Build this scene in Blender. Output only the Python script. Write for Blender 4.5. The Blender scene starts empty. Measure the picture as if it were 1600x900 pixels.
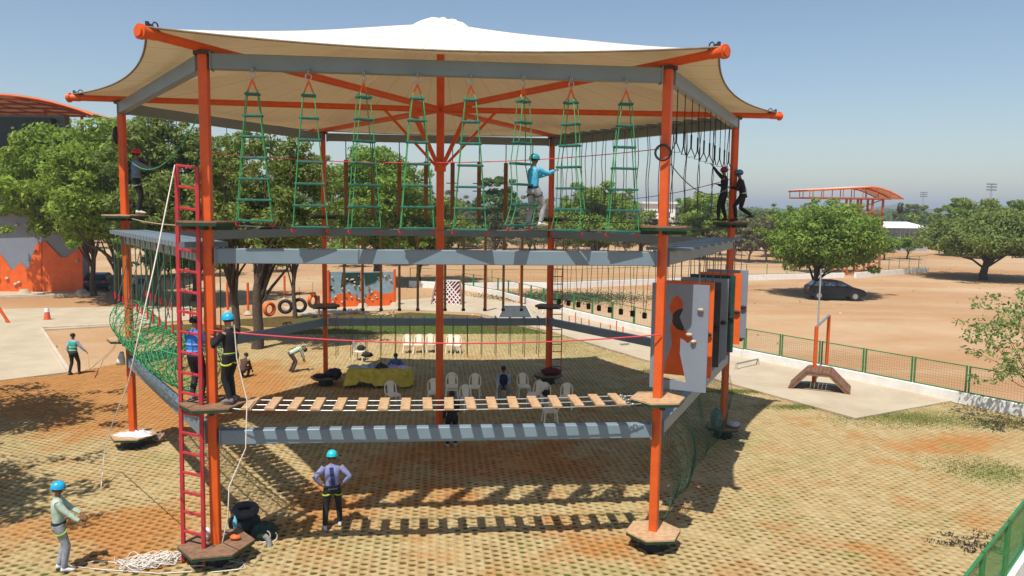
import bpy, math, random
import numpy as np
from mathutils import Matrix, Vector
from mathutils.geometry import tessellate_polygon
random.seed(7)
scene = bpy.context.scene
col = scene.collection
R_ = math.radians
# ---------------------------------------------------------------- camera
FPX, YAW, PITCH, ROLL = 1206.1, -0.099082, -0.101385, -0.013224
CAM = np.array([-0.124, -23.23, 7.106])
def rot3(yaw, pitch, roll):
    cy, sy, cp, sp, cr, sr = math.cos(yaw), math.sin(yaw), math.cos(pitch), math.sin(pitch), math.cos(roll), math.sin(roll)
    return (np.array([[cy, -sy, 0], [sy, cy, 0], [0, 0, 1]]) @ np.array([[1, 0, 0], [0, cp, -sp], [0, sp, cp]])
            @ np.array([[cr, 0, sr], [0, 1, 0], [-sr, 0, cr]]))
RM = rot3(YAW, PITCH, ROLL)
cam_data = bpy.data.cameras.new('camera')
cam_data.sensor_width = 36; cam_data.lens = FPX / 1600 * 36
cam_data.clip_start = 0.1; cam_data.clip_end = 6000
cam = bpy.data.objects.new('camera', cam_data); col.objects.link(cam)
M4 = Matrix.Identity(4)
for i in range(3):
    M4[i][0] = RM[i, 0]; M4[i][1] = RM[i, 2]; M4[i][2] = -RM[i, 1]; M4[i][3] = CAM[i]
cam.matrix_world = M4
scene.camera = cam
# ---------------------------------------------------------------- light
SX, SY = 0.245, 0.44                       # horizontal drift of the sunlight per metre of fall
sun_dir = np.array([-SX, -SY, 1.0]); sun_dir /= np.linalg.norm(sun_dir)
ELEV = math.asin(sun_dir[2])
world = bpy.data.worlds.new('World'); scene.world = world; world.use_nodes = True
wn = world.node_tree; wn.nodes.clear()
sky = wn.nodes.new('ShaderNodeTexSky'); sky.sky_type = 'NISHITA'; sky.sun_disc = False
sky.sun_elevation = ELEV; sky.sun_rotation = math.atan2(-SX, -SY)
sky.air_density = 1.1; sky.dust_density = .65; sky.ozone_density = 1.4; sky.altitude = 0
bg = wn.nodes.new('ShaderNodeBackground'); bg.inputs['Strength'].default_value = 0.105
wo = wn.nodes.new('ShaderNodeOutputWorld')
wn.links.new(sky.outputs[0], bg.inputs[0]); wn.links.new(bg.outputs[0], wo.inputs[0])
sd = bpy.data.lights.new('sun', 'SUN'); sd.energy = 5.0; sd.angle = R_(0.53); sd.color = (1.0, 0.95, 0.87)
sun = bpy.data.objects.new('sun', sd); col.objects.link(sun)
sun.rotation_euler = Vector(tuple(sun_dir)).to_track_quat('Z', 'Y').to_euler()
sun.location = (0, 0, 60)
scene.view_settings.view_transform = 'Standard'; scene.view_settings.look = 'None'
scene.view_settings.exposure = 0.19; scene.view_settings.gamma = 1.0
scene.view_settings.use_curve_mapping = False
# ---------------------------------------------------------------- measuring helpers (photo pixel -> point of the place)
def ray(x, y): return RM @ np.array([(x - 800) / FPX, 1, (450 - y) / FPX])
def G(x, y, z=0.0):
    d = ray(x, y); p = CAM + d * (z - CAM[2]) / d[2]; return Vector(p)
def AT(x, y, yy):
    d = ray(x, y); p = CAM + d * (yy - CAM[1]) / d[1]; return Vector(p)
def ON(x, y, p0, nrm):
    d = ray(x, y); p0 = np.array(p0); nrm = np.array(nrm)
    t = np.dot(p0 - CAM, nrm) / np.dot(d, nrm); return Vector(CAM + d * t)
def far(x, y, d):
    """point at forward distance d on the pixel's ray"""
    return Vector(CAM + ray(x, y) * d)
def proj(P):
    v = (np.atleast_2d(P) - CAM) @ RM
    return 800 + FPX * v[:, 0] / v[:, 1], 450 - FPX * v[:, 2] / v[:, 1], v[:, 1]
# ---------------------------------------------------------------- materials
def mat(name, c, rough=0.6, var=0.12, scale=6.0, metal=0.0, bump=0.0, bscale=40.0, c2=None, spec=0.4, island=0.0, trans=None, obj=True):
    m = bpy.data.materials.new(name); m.use_nodes = True
    nt = m.node_tree; b = nt.nodes['Principled BSDF']; L = nt.links.new
    b.inputs['Roughness'].default_value = rough; b.inputs['Metallic'].default_value = metal
    b.inputs['Specular IOR Level'].default_value = spec
    tc = nt.nodes.new('ShaderNodeTexCoord'); co = tc.outputs['Object' if obj else 'Generated']
    nz = nt.nodes.new('ShaderNodeTexNoise'); nz.inputs['Scale'].default_value = scale; nz.inputs['Detail'].default_value = 6
    nz.inputs['Roughness'].default_value = 0.65
    L(co, nz.inputs['Vector'])
    c = tuple(c) if len(c) == 3 else tuple(c[:3])
    if c2 is None: c2 = tuple(max(0, v * (1 - 2 * var)) for v in c); c1 = tuple(min(1, v * (1 + var)) for v in c)
    else: c1 = c
    rp = nt.nodes.new('ShaderNodeValToRGB'); rp.color_ramp.elements[0].position = 0.32; rp.color_ramp.elements[1].position = 0.62
    rp.color_ramp.elements[0].color = (*c2, 1); rp.color_ramp.elements[1].color = (*c1, 1)
    L(nz.outputs['Fac'], rp.inputs['Fac']); last = rp.outputs['Color']
    if island > 0:
        ge = nt.nodes.new('ShaderNodeNewGeometry')
        mr = nt.nodes.new('ShaderNodeMapRange'); mr.inputs['To Min'].default_value = 1 - island; mr.inputs['To Max'].default_value = 1 + island
        L(ge.outputs['Random Per Island'], mr.inputs['Value'])
        vm = nt.nodes.new('ShaderNodeVectorMath'); vm.operation = 'SCALE'
        L(last, vm.inputs[0]); L(mr.outputs[0], vm.inputs['Scale']); last = vm.outputs[0]
    L(last, b.inputs['Base Color'])
    if bump > 0:
        n2 = nt.nodes.new('ShaderNodeTexNoise'); n2.inputs['Scale'].default_value = bscale; n2.inputs['Detail'].default_value = 4
        L(co, n2.inputs['Vector'])
        bp = nt.nodes.new('ShaderNodeBump'); bp.inputs['Strength'].default_value = bump; bp.inputs['Distance'].default_value = 0.02
        L(n2.outputs['Fac'], bp.inputs['Height']); L(bp.outputs[0], b.inputs['Normal'])
    if trans:
        tr = nt.nodes.new('ShaderNodeBsdfTranslucent'); tr.inputs['Color'].default_value = (*trans, 1)
        if island > 0:
            v2 = nt.nodes.new('ShaderNodeVectorMath'); v2.operation = 'SCALE'; v2.inputs[0].default_value = trans
            L(mr.outputs[0], v2.inputs['Scale']); L(v2.outputs[0], tr.inputs['Color'])
        ad = nt.nodes.new('ShaderNodeAddShader'); out = nt.nodes['Material Output']
        L(b.outputs[0], ad.inputs[0]); L(tr.outputs[0], ad.inputs[1]); L(ad.outputs[0], out.inputs['Surface'])
    return m
ORANGE = mat('orange_paint', (.70, .105, .013), .45, .10, 3.5, bump=.03, bscale=8, c2=(.56, .085, .014))
ORANGE2 = mat('orange_board', (.80, .14, .02), .5, .08, 2, c2=(.66, .10, .015))
GREY = mat('grey_steel_paint', (.175, .240, .290), .42, .04, 1.2, bump=.02, bscale=9)
GREYB = mat('grey_board', (.20, .23, .28), .55, .04, 1.5)
DGREY = mat('charcoal_board', (.035, .045, .05), .5, .2, 4)
DGREENB = mat('dark_green_board', (.015, .05, .04), .5, .2, 4)
WOOD = mat('plywood', (.55, .36, .20), .65, .2, 9, c2=(.38, .22, .11), bump=.1, bscale=60)
WOODD = mat('weathered_board', (.26, .15, .085), .75, .2, 9, c2=(.15, .085, .05), bump=.15, bscale=60)
LOG = mat('brown_log', (.26, .13, .055), .7, .2, 8, c2=(.15, .075, .035))
BLACK = mat('black_rubber', (.022, .022, .024), .7, .2, 12, bump=.2)
DARKM = mat('dark_steel', (.05, .05, .055), .45, .2, 10, metal=.5)
STEEL = mat('bare_steel', (.45, .46, .47), .35, .1, 10, metal=.8)
REDL = mat('red_ladder_paint', (.48, .035, .045), .4, .15, 5, c2=(.36, .03, .035))
GREENR = mat('green_rope', (.05, .30, .10), .75, .15, 30)
GREENN = mat('bright_green_net', (.05, .30, .11), .75, .15, 20, c2=(.02, .15, .06))
DGREENR = mat('dark_green_rung', (.015, .13, .10), .6, .2, 12, bump=.1)
WHITER = mat('white_rope', (.72, .66, .58), .85, .1, 40, bump=.3, bscale=200)
REDR = mat('red_rope', (.62, .06, .09), .8, .1, 30)
GREYR = mat('grey_rope', (.12, .12, .12), .8, .15, 30)
TANR = mat('tan_rope', (.40, .30, .18), .85, .15, 30)
REDP = mat('red_carabiner', (.6, .03, .04), .4, .1, 10)
CONC = mat('pale_concrete', (.50, .415, .29), .85, .10, .5, c2=(.41, .325, .215), bump=.15, bscale=18)
WHITEW = mat('white_limewash', (.82, .81, .78), .8, .06, 2, c2=(.72, .69, .64), bump=.1)
KERB = mat('kerb_concrete', (.58, .50, .40), .85, .1, 3, c2=(.46, .36, .25))
GREENP = mat('green_fence_paint', (.035, .20, .06), .5, .15, 6)
DKGRP = mat('dark_green_paint', (.012, .05, .028), .5, .15, 6)
CHAIRM = mat('cream_plastic', (.80, .75, .60), .38, .05, 4)
YCLOTH = mat('yellow_tablecloth', (.66, .52, .08), .8, .12, 5, c2=(.42, .31, .03))
BARK = mat('tree_bark', (.11, .078, .052), .9, .25, 7, bump=.6, bscale=22, c2=(.055, .04, .028))
def leafmat(n, c, t, c2): return mat(n, c, .55, .2, .45, island=.38, c2=c2, trans=t, spec=.12)
LEAF_A = leafmat('leaf_green', (.145, .205, .032), (.09, .13, .012), (.095, .15, .022))
LEAF_B = leafmat('leaf_olive', (.13, .165, .042), (.08, .10, .016), (.085, .12, .030))
LEAF_C = leafmat('leaf_fresh', (.135, .195, .036), (.08, .12, .012), (.085, .135, .024))
LEAF_D = leafmat('leaf_dry', (.145, .135, .068), (.06, .06, .02), (.10, .095, .05))
LEAF_F = leafmat('leaf_far', (.075, .125, .045), (.045, .075, .02), (.055, .09, .033))
# ---------------------------------------------------------------- mesh helpers
def vec(v): return Vector(v)
class MB:
    def __init__(s): s.v = []; s.f = []; s.sm = []; s.mi = []
    def add(s, vs, fs, smooth=False, mi=0):
        o = len(s.v); s.v += [tuple(v) for v in vs]; s.f += [tuple(i + o for i in f) for f in fs]
        s.sm += [smooth] * len(fs); s.mi += [mi] * len(fs); return s
    def box(s, c, size, rz=0.0, mi=0, bev=0.0):
        c = Vector(c); x, y, z = [q / 2 for q in size]; ca, sa = math.cos(rz), math.sin(rz)
        if bev <= 0:
            P = [(i * x, j * y, k * z) for k in (-1, 1) for j in (-1, 1) for i in (-1, 1)]
            F = [(0, 2, 3, 1), (4, 5, 7, 6), (0, 1, 5, 4), (2, 6, 7, 3), (0, 4, 6, 2), (1, 3, 7, 5)]
        else:
            b = bev; P = []
            for (zz, ins) in ((-z, b), (-z + b, 0), (z - b, 0), (z, b)):
                P += [(-x + ins, -y + ins, zz), (x - ins, -y + ins, zz), (x - ins, y - ins, zz), (-x + ins, y - ins, zz)]
            F = [(3, 2, 1, 0), (12, 13, 14, 15)]
            for r in range(3):
                for k in range(4):
                    F.append((r * 4 + k, r * 4 + (k + 1) % 4, r * 4 + 4 + (k + 1) % 4, r * 4 + 4 + k))
        return s.add([(c.x + p[0] * ca - p[1] * sa, c.y + p[0] * sa + p[1] * ca, c.z + p[2]) for p in P], F, mi=mi)
    def bar(s, a, b, w, h, up=(0, 0, 1), mi=0, bev=0.0):
        """square bar from a to b: w across, h along up"""
        a, b = Vector(a), Vector(b); d = (b - a).normalized(); u = Vector(up)
        r = d.cross(u)
        if r.length < 1e-4: r = d.cross(Vector((1, 0, 0)))
        r.normalize(); u = r.cross(d).normalized(); r *= w / 2; u *= h / 2
        vs = []
        if bev <= 0: off = [-r - u, r - u, r + u, -r + u]
        else:
            rb, ub = r.normalized() * bev, u.normalized() * bev
            off = [-r + rb - u, r - rb - u, r - u + ub, r + u - ub, r - rb + u, -r + rb + u, -r + u - ub, -r - u + ub]
        n = len(off)
        vs = [a + o for o in off] + [b + o for o in off]
        F = [(k, (k + 1) % n, n + (k + 1) % n, n + k) for k in range(n)] + [tuple(range(n))[::-1], tuple(range(n, 2 * n))]
        return s.add(vs, F, mi=mi)
    def tube(s, pts, r, n=8, caps=True, smooth=True, mi=0):
        pts = [Vector(p) for p in pts]; m = len(pts)
        rs = r if isinstance(r, (list, tuple)) else [r] * m
        t0 = (pts[1] - pts[0]).normalized()
        ref = Vector((0, 0, 1)) if abs(t0.z) < .9 else Vector((1, 0, 0))
        u = t0.cross(ref).normalized(); vs = []
        for i in range(m):
            if i == 0: t = t0
            elif i == m - 1: t = (pts[-1] - pts[-2]).normalized()
            else:
                t = (pts[i + 1] - pts[i - 1])
                t = t.normalized() if t.length > 1e-9 else t0
            u = (u - t * u.dot(t))
            if u.length < 1e-6: u = t.orthogonal()
            u.normalize(); w = t.cross(u)
            for k in range(n):
                a = 2 * math.pi * k / n; vs.append(pts[i] + (u * math.cos(a) + w * math.sin(a)) * rs[i])
        F = [(i * n + k, i * n + (k + 1) % n, (i + 1) * n + (k + 1) % n, (i + 1) * n + k) for i in range(m - 1) for k in range(n)]
        s.add(vs, F, smooth, mi)
        if caps: s.add(vs[:n], [tuple(range(n))[::-1]], mi=mi); s.add(vs[-n:], [tuple(range(n))], mi=mi)
        return s
    def loft(s, secs, n=12, mi=0, smooth=True, caps=True):
        """secs: (centre, right, fwd, rx, ry)"""
        vs = []
        for c, rt, fw, rx, ry in secs:
            c, rt, fw = Vector(c), Vector(rt).normalized(), Vector(fw).normalized()
            for k in range(n):
                a = 2 * math.pi * k / n; vs.append(c + rt * (math.cos(a) * rx) + fw * (math.sin(a) * ry))
        m = len(secs)
        F = [(i * n + k, i * n + (k + 1) % n, (i + 1) * n + (k + 1) % n, (i + 1) * n + k) for i in range(m - 1) for k in range(n)]
        if caps: F += [tuple(range(n))[::-1], tuple(range((m - 1) * n, m * n))]
        return s.add(vs, F, smooth, mi)
    def ball(s, c, r, nu=10, nv=7, mi=0, zmin=-1.0, jit=0.0, rnd=random):
        c = Vector(c); r = r if isinstance(r, (list, tuple)) else (r, r, r)
        vs = []; rows = []
        for i in range(nv + 1):
            ph = -math.pi / 2 + math.pi * i / nv
            if math.sin(ph) < zmin: ph = math.asin(zmin)
            for k in range(nu):
                a = 2 * math.pi * k / nu; j = 1 + (rnd.random() - .5) * jit
                vs.append(c + Vector((math.cos(ph) * math.cos(a) * r[0] * j, math.cos(ph) * math.sin(a) * r[1] * j, math.sin(ph) * r[2] * j)))
        F = [(i * nu + k, i * nu + (k + 1) % nu, (i + 1) * nu + (k + 1) % nu, (i + 1) * nu + k) for i in range(nv) for k in range(nu)]
        return s.add(vs, F, True, mi)
    def prism(s, poly, z0, z1, mi=0):
        n = len(poly)
        vs = [(p[0], p[1], z0) for p in poly] + [(p[0], p[1], z1) for p in poly]
        return s.add(vs, [tuple(range(n))[::-1], tuple(range(n, 2 * n))] + [(k, (k + 1) % n, n + (k + 1) % n, n + k) for k in range(n)], mi=mi)
    def torus(s, c, ax, R, r, n=20, m=8, mi=0, arc=(0, 2 * math.pi), sq=1.0):
        c, ax = Vector(c), Vector(ax).normalized(); u = ax.orthogonal().normalized(); w = ax.cross(u)
        full = abs(arc[1] - arc[0] - 2 * math.pi) < 1e-6; cnt = n if full else n + 1; vs = []
        for i in range(cnt):
            a = arc[0] + (arc[1] - arc[0]) * i / n; d = u * math.cos(a) + w * math.sin(a)
            for k in range(m):
                b = 2 * math.pi * k / m; vs.append(c + d * (R + r * math.cos(b)) + ax * (r * sq * math.sin(b)))
        F = []
        for i in range(n):
            j = (i + 1) % cnt
            F += [(i * m + k, j * m + k, j * m + (k + 1) % m, i * m + (k + 1) % m) for k in range(m)]
        return s.add(vs, F, True, mi)
    def mesh(s, name, mats):
        me = bpy.data.meshes.new(name); me.from_pydata(s.v, [], s.f)
        me.polygons.foreach_set('use_smooth', s.sm)
        mats = mats if isinstance(mats, (list, tuple)) else [mats]
        for m in mats: me.materials.append(m)
        if len(mats) > 1: me.polygons.foreach_set('material_index', s.mi)
        me.update(); return me
    def build(s, name, m, parent=None, world=True):
        """world=True: vertices were given in world coordinates; shift them to the parent's base"""
        if parent is not None and world:
            o = parent.matrix_basis.translation.copy(); q = parent.parent
            while q is not None: o += q.matrix_basis.translation; q = q.parent
            s.v = [(v[0] - o.x, v[1] - o.y, v[2] - o.z) for v in s.v]
        ob = bpy.data.objects.new(name, s.mesh(name, m)); col.objects.link(ob)
        if parent is not None: ob.parent = parent
        return ob
def npmesh(name, V, F, m, smooth=False):
    V = np.asarray(V, dtype=np.float32); F = np.asarray(F, dtype=np.int32); k = F.shape[1]
    me = bpy.data.meshes.new(name)
    me.vertices.add(len(V)); me.vertices.foreach_set('co', V.ravel())
    me.loops.add(F.size); me.loops.foreach_set('vertex_index', F.ravel())
    me.polygons.add(len(F)); me.polygons.foreach_set('loop_start', np.arange(0, F.size, k, dtype=np.int32))
    me.polygons.foreach_set('loop_total', np.full(len(F), k, dtype=np.int32))
    if smooth: me.polygons.foreach_set('use_smooth', np.ones(len(F), dtype=bool))
    me.materials.append(m); me.update(calc_edges=True); me.validate(); return me
def thing(name, label, cat, loc=(0, 0, 0), rz=0.0, group=None):
    o = bpy.data.objects.new(name, None); col.objects.link(o); o.empty_display_size = .3
    o.location = loc; o.rotation_euler = (0, 0, rz); o['label'] = label; o['category'] = cat
    if group: o['group'] = group
    return o
def tag(o, label, cat, group=None):
    o['label'] = label; o['category'] = cat
    if group: o['group'] = group
    return o
def struct(o): o['kind'] = 'structure'; return o
def stuff(o): o['kind'] = 'stuff'; return o
def linkmesh(name, me, parent=None, loc=(0, 0, 0), rz=0.0, sc=None):
    o = bpy.data.objects.new(name, me); col.objects.link(o); o.location = loc; o.rotation_euler = (0, 0, rz)
    if sc: o.scale = sc
    if parent is not None: o.parent = parent
    return o
def copy_tree(o, parent=None):
    c = o.copy(); col.objects.link(c); c.parent = parent
    for ch in list(o.children): copy_tree(ch, c)
    return c
def dup(o, loc, rz=0.0, label=None, group=None):
    c = copy_tree(o); c.location = loc; c.rotation_euler = (0, 0, rz)
    if label: c['label'] = label
    if group: c['group'] = group
    return c
def lerp(a, b, t): return Vector(a).lerp(Vector(b), t)
def sagline(a, b, sag, n=12):
    return [lerp(a, b, i / n) - Vector((0, 0, sag * 4 * (i / n) * (1 - i / n))) for i in range(n + 1)]
# ================================================================ GROUND
def node_ground():
    m = bpy.data.materials.new('field_soil'); m.use_nodes = True; nt = m.node_tree; L = nt.links.new
    b = nt.nodes['Principled BSDF']; b.inputs['Roughness'].default_value = .95; b.inputs['Specular IOR Level'].default_value = .1
    tc = nt.nodes.new('ShaderNodeTexCoord')
    def noise(s, d=6, r=.6):
        n = nt.nodes.new('ShaderNodeTexNoise'); n.inputs['Scale'].default_value = s; n.inputs['Detail'].default_value = d; n.inputs['Roughness'].default_value = r
        L(tc.outputs['Object'], n.inputs['Vector']); return n.outputs['Fac']
    def ramp(f, els):
        r = nt.nodes.new('ShaderNodeValToRGB'); L(f, r.inputs['Fac'])
        while len(r.color_ramp.elements) < len(els): r.color_ramp.elements.new(.5)
        for e, (p, c) in zip(r.color_ramp.elements, els): e.position = p; e.color = (*c, 1)
        return r.outputs['Color']
    def mix(f, a, c):
        x = nt.nodes.new('ShaderNodeMix'); x.data_type = 'RGBA'
        L(f, x.inputs[0]); L(a, x.inputs[6]); L(c, x.inputs[7]); return x.outputs[2]
    base = ramp(noise(.035, 5), [(.30, (.35, .18, .08)), (.52, (.43, .255, .13)), (.68, (.50, .345, .205))])
    fine = ramp(noise(1.3, 8, .7), [(.3, (.24, .13, .06)), (.7, (.48, .31, .165))])
    mask = ramp(noise(.12, 5, .7), [(.45, (0, 0, 0)), (.75, (.55, .55, .55))])
    c = mix(mask, base, fine)
    mp2 = nt.nodes.new('ShaderNodeMapping'); mp2.inputs['Scale'].default_value = (.03, .075, 1); mp2.inputs['Rotation'].default_value = (0, 0, .35); L(tc.outputs['Object'], mp2.inputs['Vector'])
    n3 = nt.nodes.new('ShaderNodeTexNoise'); n3.inputs['Scale'].default_value = 1.0; n3.inputs['Detail'].default_value = 7; n3.inputs['Roughness'].default_value = .6; n3.inputs['Distortion'].default_value = .6; L(mp2.outputs[0], n3.inputs['Vector'])
    sm = ramp(n3.outputs['Fac'], [(.46, (0, 0, 0)), (.66, (.7, .7, .7))]); pale = ramp(noise(.8, 6), [(.3, (.46, .34, .20)), (.7, (.56, .44, .29))])
    c = mix(sm, c, pale)
    gm = ramp(noise(.055, 8, .75), [(.60, (0, 0, 0)), (.72, (.45, .45, .45))])
    gr = ramp(noise(2.5, 4), [(.3, (.16, .14, .06)), (.7, (.30, .26, .12))])
    c = mix(gm, c, gr)
    L(c, b.inputs['Base Color'])
    n2 = nt.nodes.new('ShaderNodeTexNoise'); n2.inputs['Scale'].default_value = 3; n2.inputs['Detail'].default_value = 9
    L(tc.outputs['Object'], n2.inputs['Vector'])
    bp = nt.nodes.new('ShaderNodeBump'); bp.inputs['Strength'].default_value = .35; bp.inputs['Distance'].default_value = .15
    L(n2.outputs['Fac'], bp.inputs['Height']); L(bp.outputs[0], b.inputs['Normal'])
    return m
SOIL = node_ground()
# terrain sheet: fine near, coarse far
ax = np.concatenate([-np.geomspace(3000, 60, 26), np.linspace(-56, 56, 57), np.geomspace(60, 3000, 26)])
ay = np.concatenate([[-400, -120, -60], np.linspace(-40, 110, 76), np.geomspace(116, 5000, 34)])
XX, YY = np.meshgrid(ax, ay); ZZ = -0.06 + 0 * XX
rr = np.hypot(XX, YY - 20); wv = np.clip((rr - 45) / 60, 0, 1)
ZZ += wv * (0.22 * np.sin(XX * .07 + 1) * np.cos(YY * .05) + .1 * np.sin(XX * .23) * np.sin(YY * .19)) - .12 * wv
V = np.stack([XX.ravel(), YY.ravel(), ZZ.ravel()], 1); nx, ny = len(ax), len(ay)
I, J = np.meshgrid(np.arange(nx - 1), np.arange(ny - 1)); a = (J * nx + I).ravel()
F = np.stack([a, a + 1, a + nx + 1, a + nx], 1)
struct(linkmesh('ground', npmesh('ground', V, F, SOIL, True)))
# ---- turf paving: real cells with openings, laid wherever the pavers lie
def inpoly(px, py, poly):
    r = np.zeros(len(px), bool); n = len(poly)
    for i in range(n):
        x1, y1 = poly[i]; x2, y2 = poly[(i + 1) % n]
        c = ((y1 > py) != (y2 > py)) & (px < (x2 - x1) * (py - y1) / (y2 - y1 + 1e-12) + x1); r ^= c
    return r
PAVE = [G(*p).xy for p in [(-420, 620), (-60, 598), (108, 584), (215, 560), (330, 538), (520, 497), (640, 487), (745, 492), (860, 520), (1000, 563), (1337, 657), (1500, 624), (1600, 648), (1900, 712)]]
PAVE += [Vector((19, -14)), Vector((12, -21)), Vector((-15, -21))]
pv = [(p.x, p.y) for p in PAVE]
CW, CH = .19, .215
ix = np.arange(-170, 150); iy = np.arange(-110, 95)
IX, IY = np.meshgrid(ix, iy); cx = (IX * CW).ravel(); cy = (IY * CH + (IX % 2) * CH / 2).ravel()
ok = inpoly(cx, cy, pv); cx = cx[ok]; cy = cy[ok]
rng = np.random.default_rng(3)
n = len(cx); hx, hy = CW / 2, CH / 2
out = np.array([(-hx, -hy), (0, -hy), (hx, -hy), (hx, 0), (hx, hy), (0, hy), (-hx, hy), (-hx, 0)])
inn = np.array([(-.044, -.055), (0, -.070), (.044, -.055), (.066, 0), (.044, .055), (0, .070), (-.044, .055), (-.066, 0)])
bx_, by_ = IX.ravel()[ok] // 2, IY.ravel()[ok] // 3
bid = (bx_ + 500) * 1000 + (by_ + 500); ub, binv = np.unique(bid, return_inverse=True)
tz = rng.normal(0, .0022, len(ub))[binv] + rng.normal(0, .0006, n)
hs = rng.uniform(.92, 1.28, (n, 1, 1))
fl_ = np.sin(cx * 1.3 + 1.7 * np.sin(cy * .7)) + np.sin(cy * 1.7 + 1.9 * np.sin(cx * .9 + 2)) + .9 * np.sin(cx * 3.1 + cy * 2.3) + rng.normal(0, .6, n)
hs = hs * np.where(fl_ > 1.5, rng.uniform(.25, .6, n), 1.0)[:, None, None] * np.where(rng.random(n) < .04, .5, 1.0)[:, None, None]
O = np.concatenate([np.broadcast_to(out, (n, 8, 2)) + np.stack([cx, cy], 1)[:, None], np.zeros((n, 8, 1))], 2)
Nn = np.concatenate([inn[None] * hs * rng.uniform(.9, 1.12, (n, 1, 2)) + np.stack([cx, cy], 1)[:, None], np.zeros((n, 8, 1)) - .002], 2)
D = Nn.copy(); D[:, :, 2] = -.050
Vp = np.concatenate([O, Nn, D], 1); Vp[:, :16, 2] += tz[:, None]
base = (np.arange(n) * 24)[:, None, None]
q = []
for k in range(8):
    k2 = (k + 1) % 8
    q.append((k, k2, 8 + k2, 8 + k)); q.append((8 + k, 8 + k2, 16 + k2, 16 + k))
Fp = (np.array(q)[None] + base).reshape(-1, 4)
def node_paver(name, soil=False):
    m = bpy.data.materials.new(name); m.use_nodes = True; nt = m.node_tree; L = nt.links.new
    b = nt.nodes['Principled BSDF']; b.inputs['Roughness'].default_value = .9; b.inputs['Specular IOR Level'].default_value = .15
    tc = nt.nodes.new('ShaderNodeTexCoord')
    def noise(s, d=6, r=.6, off=0):
        n = nt.nodes.new('ShaderNodeTexNoise'); n.inputs['Scale'].default_value = s; n.inputs['Detail'].default_value = d; n.inputs['Roughness'].default_value = r
        mp = nt.nodes.new('ShaderNodeMapping'); mp.inputs['Location'].default_value = (off, off * .7, 0)
        L(tc.outputs['Object'], mp.inputs['Vector']); L(mp.outputs[0], n.inputs['Vector']); return n.outputs['Fac']
    def ramp(f, els):
        r = nt.nodes.new('ShaderNodeValToRGB'); L(f, r.inputs['Fac'])
        while len(r.color_ramp.elements) < len(els): r.color_ramp.elements.new(.5)
        for e, (p, c) in zip(r.color_ramp.elements, els): e.position = p; e.color = (*c, 1)
        return r.outputs['Color']
    def mix(f, a, c):
        x = nt.nodes.new('ShaderNodeMix'); x.data_type = 'RGBA'
        L(f, x.inputs[0]); L(a, x.inputs[6]); L(c, x.inputs[7]); return x.outputs[2]
    def blob(x, y, rx, ry, amt, ang=0):
        """soft elliptical zone: where a certain soil or grass lies on this lawn"""
        mp = nt.nodes.new('ShaderNodeMapping'); mp.vector_type = 'TEXTURE'; mp.inputs['Location'].default_value = (x, y, 0)
        mp.inputs['Rotation'].default_value = (0, 0, ang); mp.inputs['Scale'].default_value = (rx, ry, 1e3)
        L(tc.outputs['Object'], mp.inputs['Vector'])
        ln = nt.nodes.new('ShaderNodeVectorMath'); ln.operation = 'LENGTH'; L(mp.outputs[0], ln.inputs[0])
        mr = nt.nodes.new('ShaderNodeMapRange'); mr.inputs['From Min'].default_value = 1; mr.inputs['From Max'].default_value = 0; mr.inputs['To Min'].default_value = 0; mr.inputs['To Max'].default_value = amt
        L(ln.outputs['Value'], mr.inputs['Value']); return mr.outputs[0]
    def addv(*fs):
        r = fs[0]
        for f in fs[1:]:
            x = nt.nodes.new('ShaderNodeMath'); x.operation = 'ADD'; L(r, x.inputs[0]); L(f, x.inputs[1]); r = x.outputs[0]
        return r
    # red soil washed over the pavers
    g = lambda x, y: G(x, y)
    reds = [g(560, 790), g(250, 640), g(180, 830), g(700, 720), g(930, 860), g(1500, 690), g(100, 600), g(330, 600), g(900, 730), g(1560, 820)]
    rad = [(3.8, 2.8, .22), (5.5, 5, .26), (3.5, 2.2, .24), (5, 3.5, .22), (2.6, 1.6, .2), (4, 1.6, .22), (9, 8, .34), (8, 7, .28), (3, 2, .12), (2, 1.5, .08)]
    rn = addv(noise(.42, 7, .68), *[blob(p.x, p.y, r[0], r[1], r[2]) for p, r in zip(reds, rad)])
    greens = [g(640, 510), g(850, 530), g(1430, 655), g(1560, 740), g(1450, 640), g(960, 560), g(940, 610), g(1100, 700)]
    grad = [(5, 4, .34), (5, 4.5, .32), (3.6, 1.4, .30), (2.4, 1.6, .22), (4, 1.6, .1), (3, 2.5, .2), (5, 4, .2), (4, 4, .14)]
    gn = addv(noise(.5, 6, .65, 31), *[blob(p.x, p.y, r[0], r[1], r[2]) for p, r in zip(greens, grad)])
    if soil:
        c0 = ramp(noise(9, 5, .7), [(.3, (.055, .036, .012)), (.7, (.13, .088, .030))])
        red = ramp(noise(6, 5, .7, 5), [(.3, (.13, .055, .015)), (.7, (.28, .12, .035))])
        grc = ramp(noise(12, 5, .7, 9), [(.3, (.035, .06, .01)), (.7, (.09, .12, .022))])
        rm = ramp(rn, [(.50, (0, 0, 0)), (.68, (.9, .9, .9))]); gm = ramp(gn, [(.46, (0, 0, 0)), (.62, (1, 1, 1))])
    else:
        c0 = ramp(noise(2.2, 8, .7), [(.3, (.33, .225, .095)), (.55, (.42, .32, .16)), (.75, (.46, .38, .22))])
        red = ramp(noise(2.6, 6, .7, 5), [(.3, (.35, .14, .035)), (.7, (.44, .20, .06))])
        grc = ramp(noise(8, 5, .7, 9), [(.3, (.16, .17, .05)), (.7, (.36, .32, .13))])
        rm = ramp(rn, [(.53, (0, 0, 0)), (.70, (.85, .85, .85))]); gm = ramp(gn, [(.56, (0, 0, 0)), (.76, (.75, .75, .75))])
    c = mix(rm, c0, red); c = mix(gm, c, grc)
    L(c, b.inputs['Base Color'])
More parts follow.
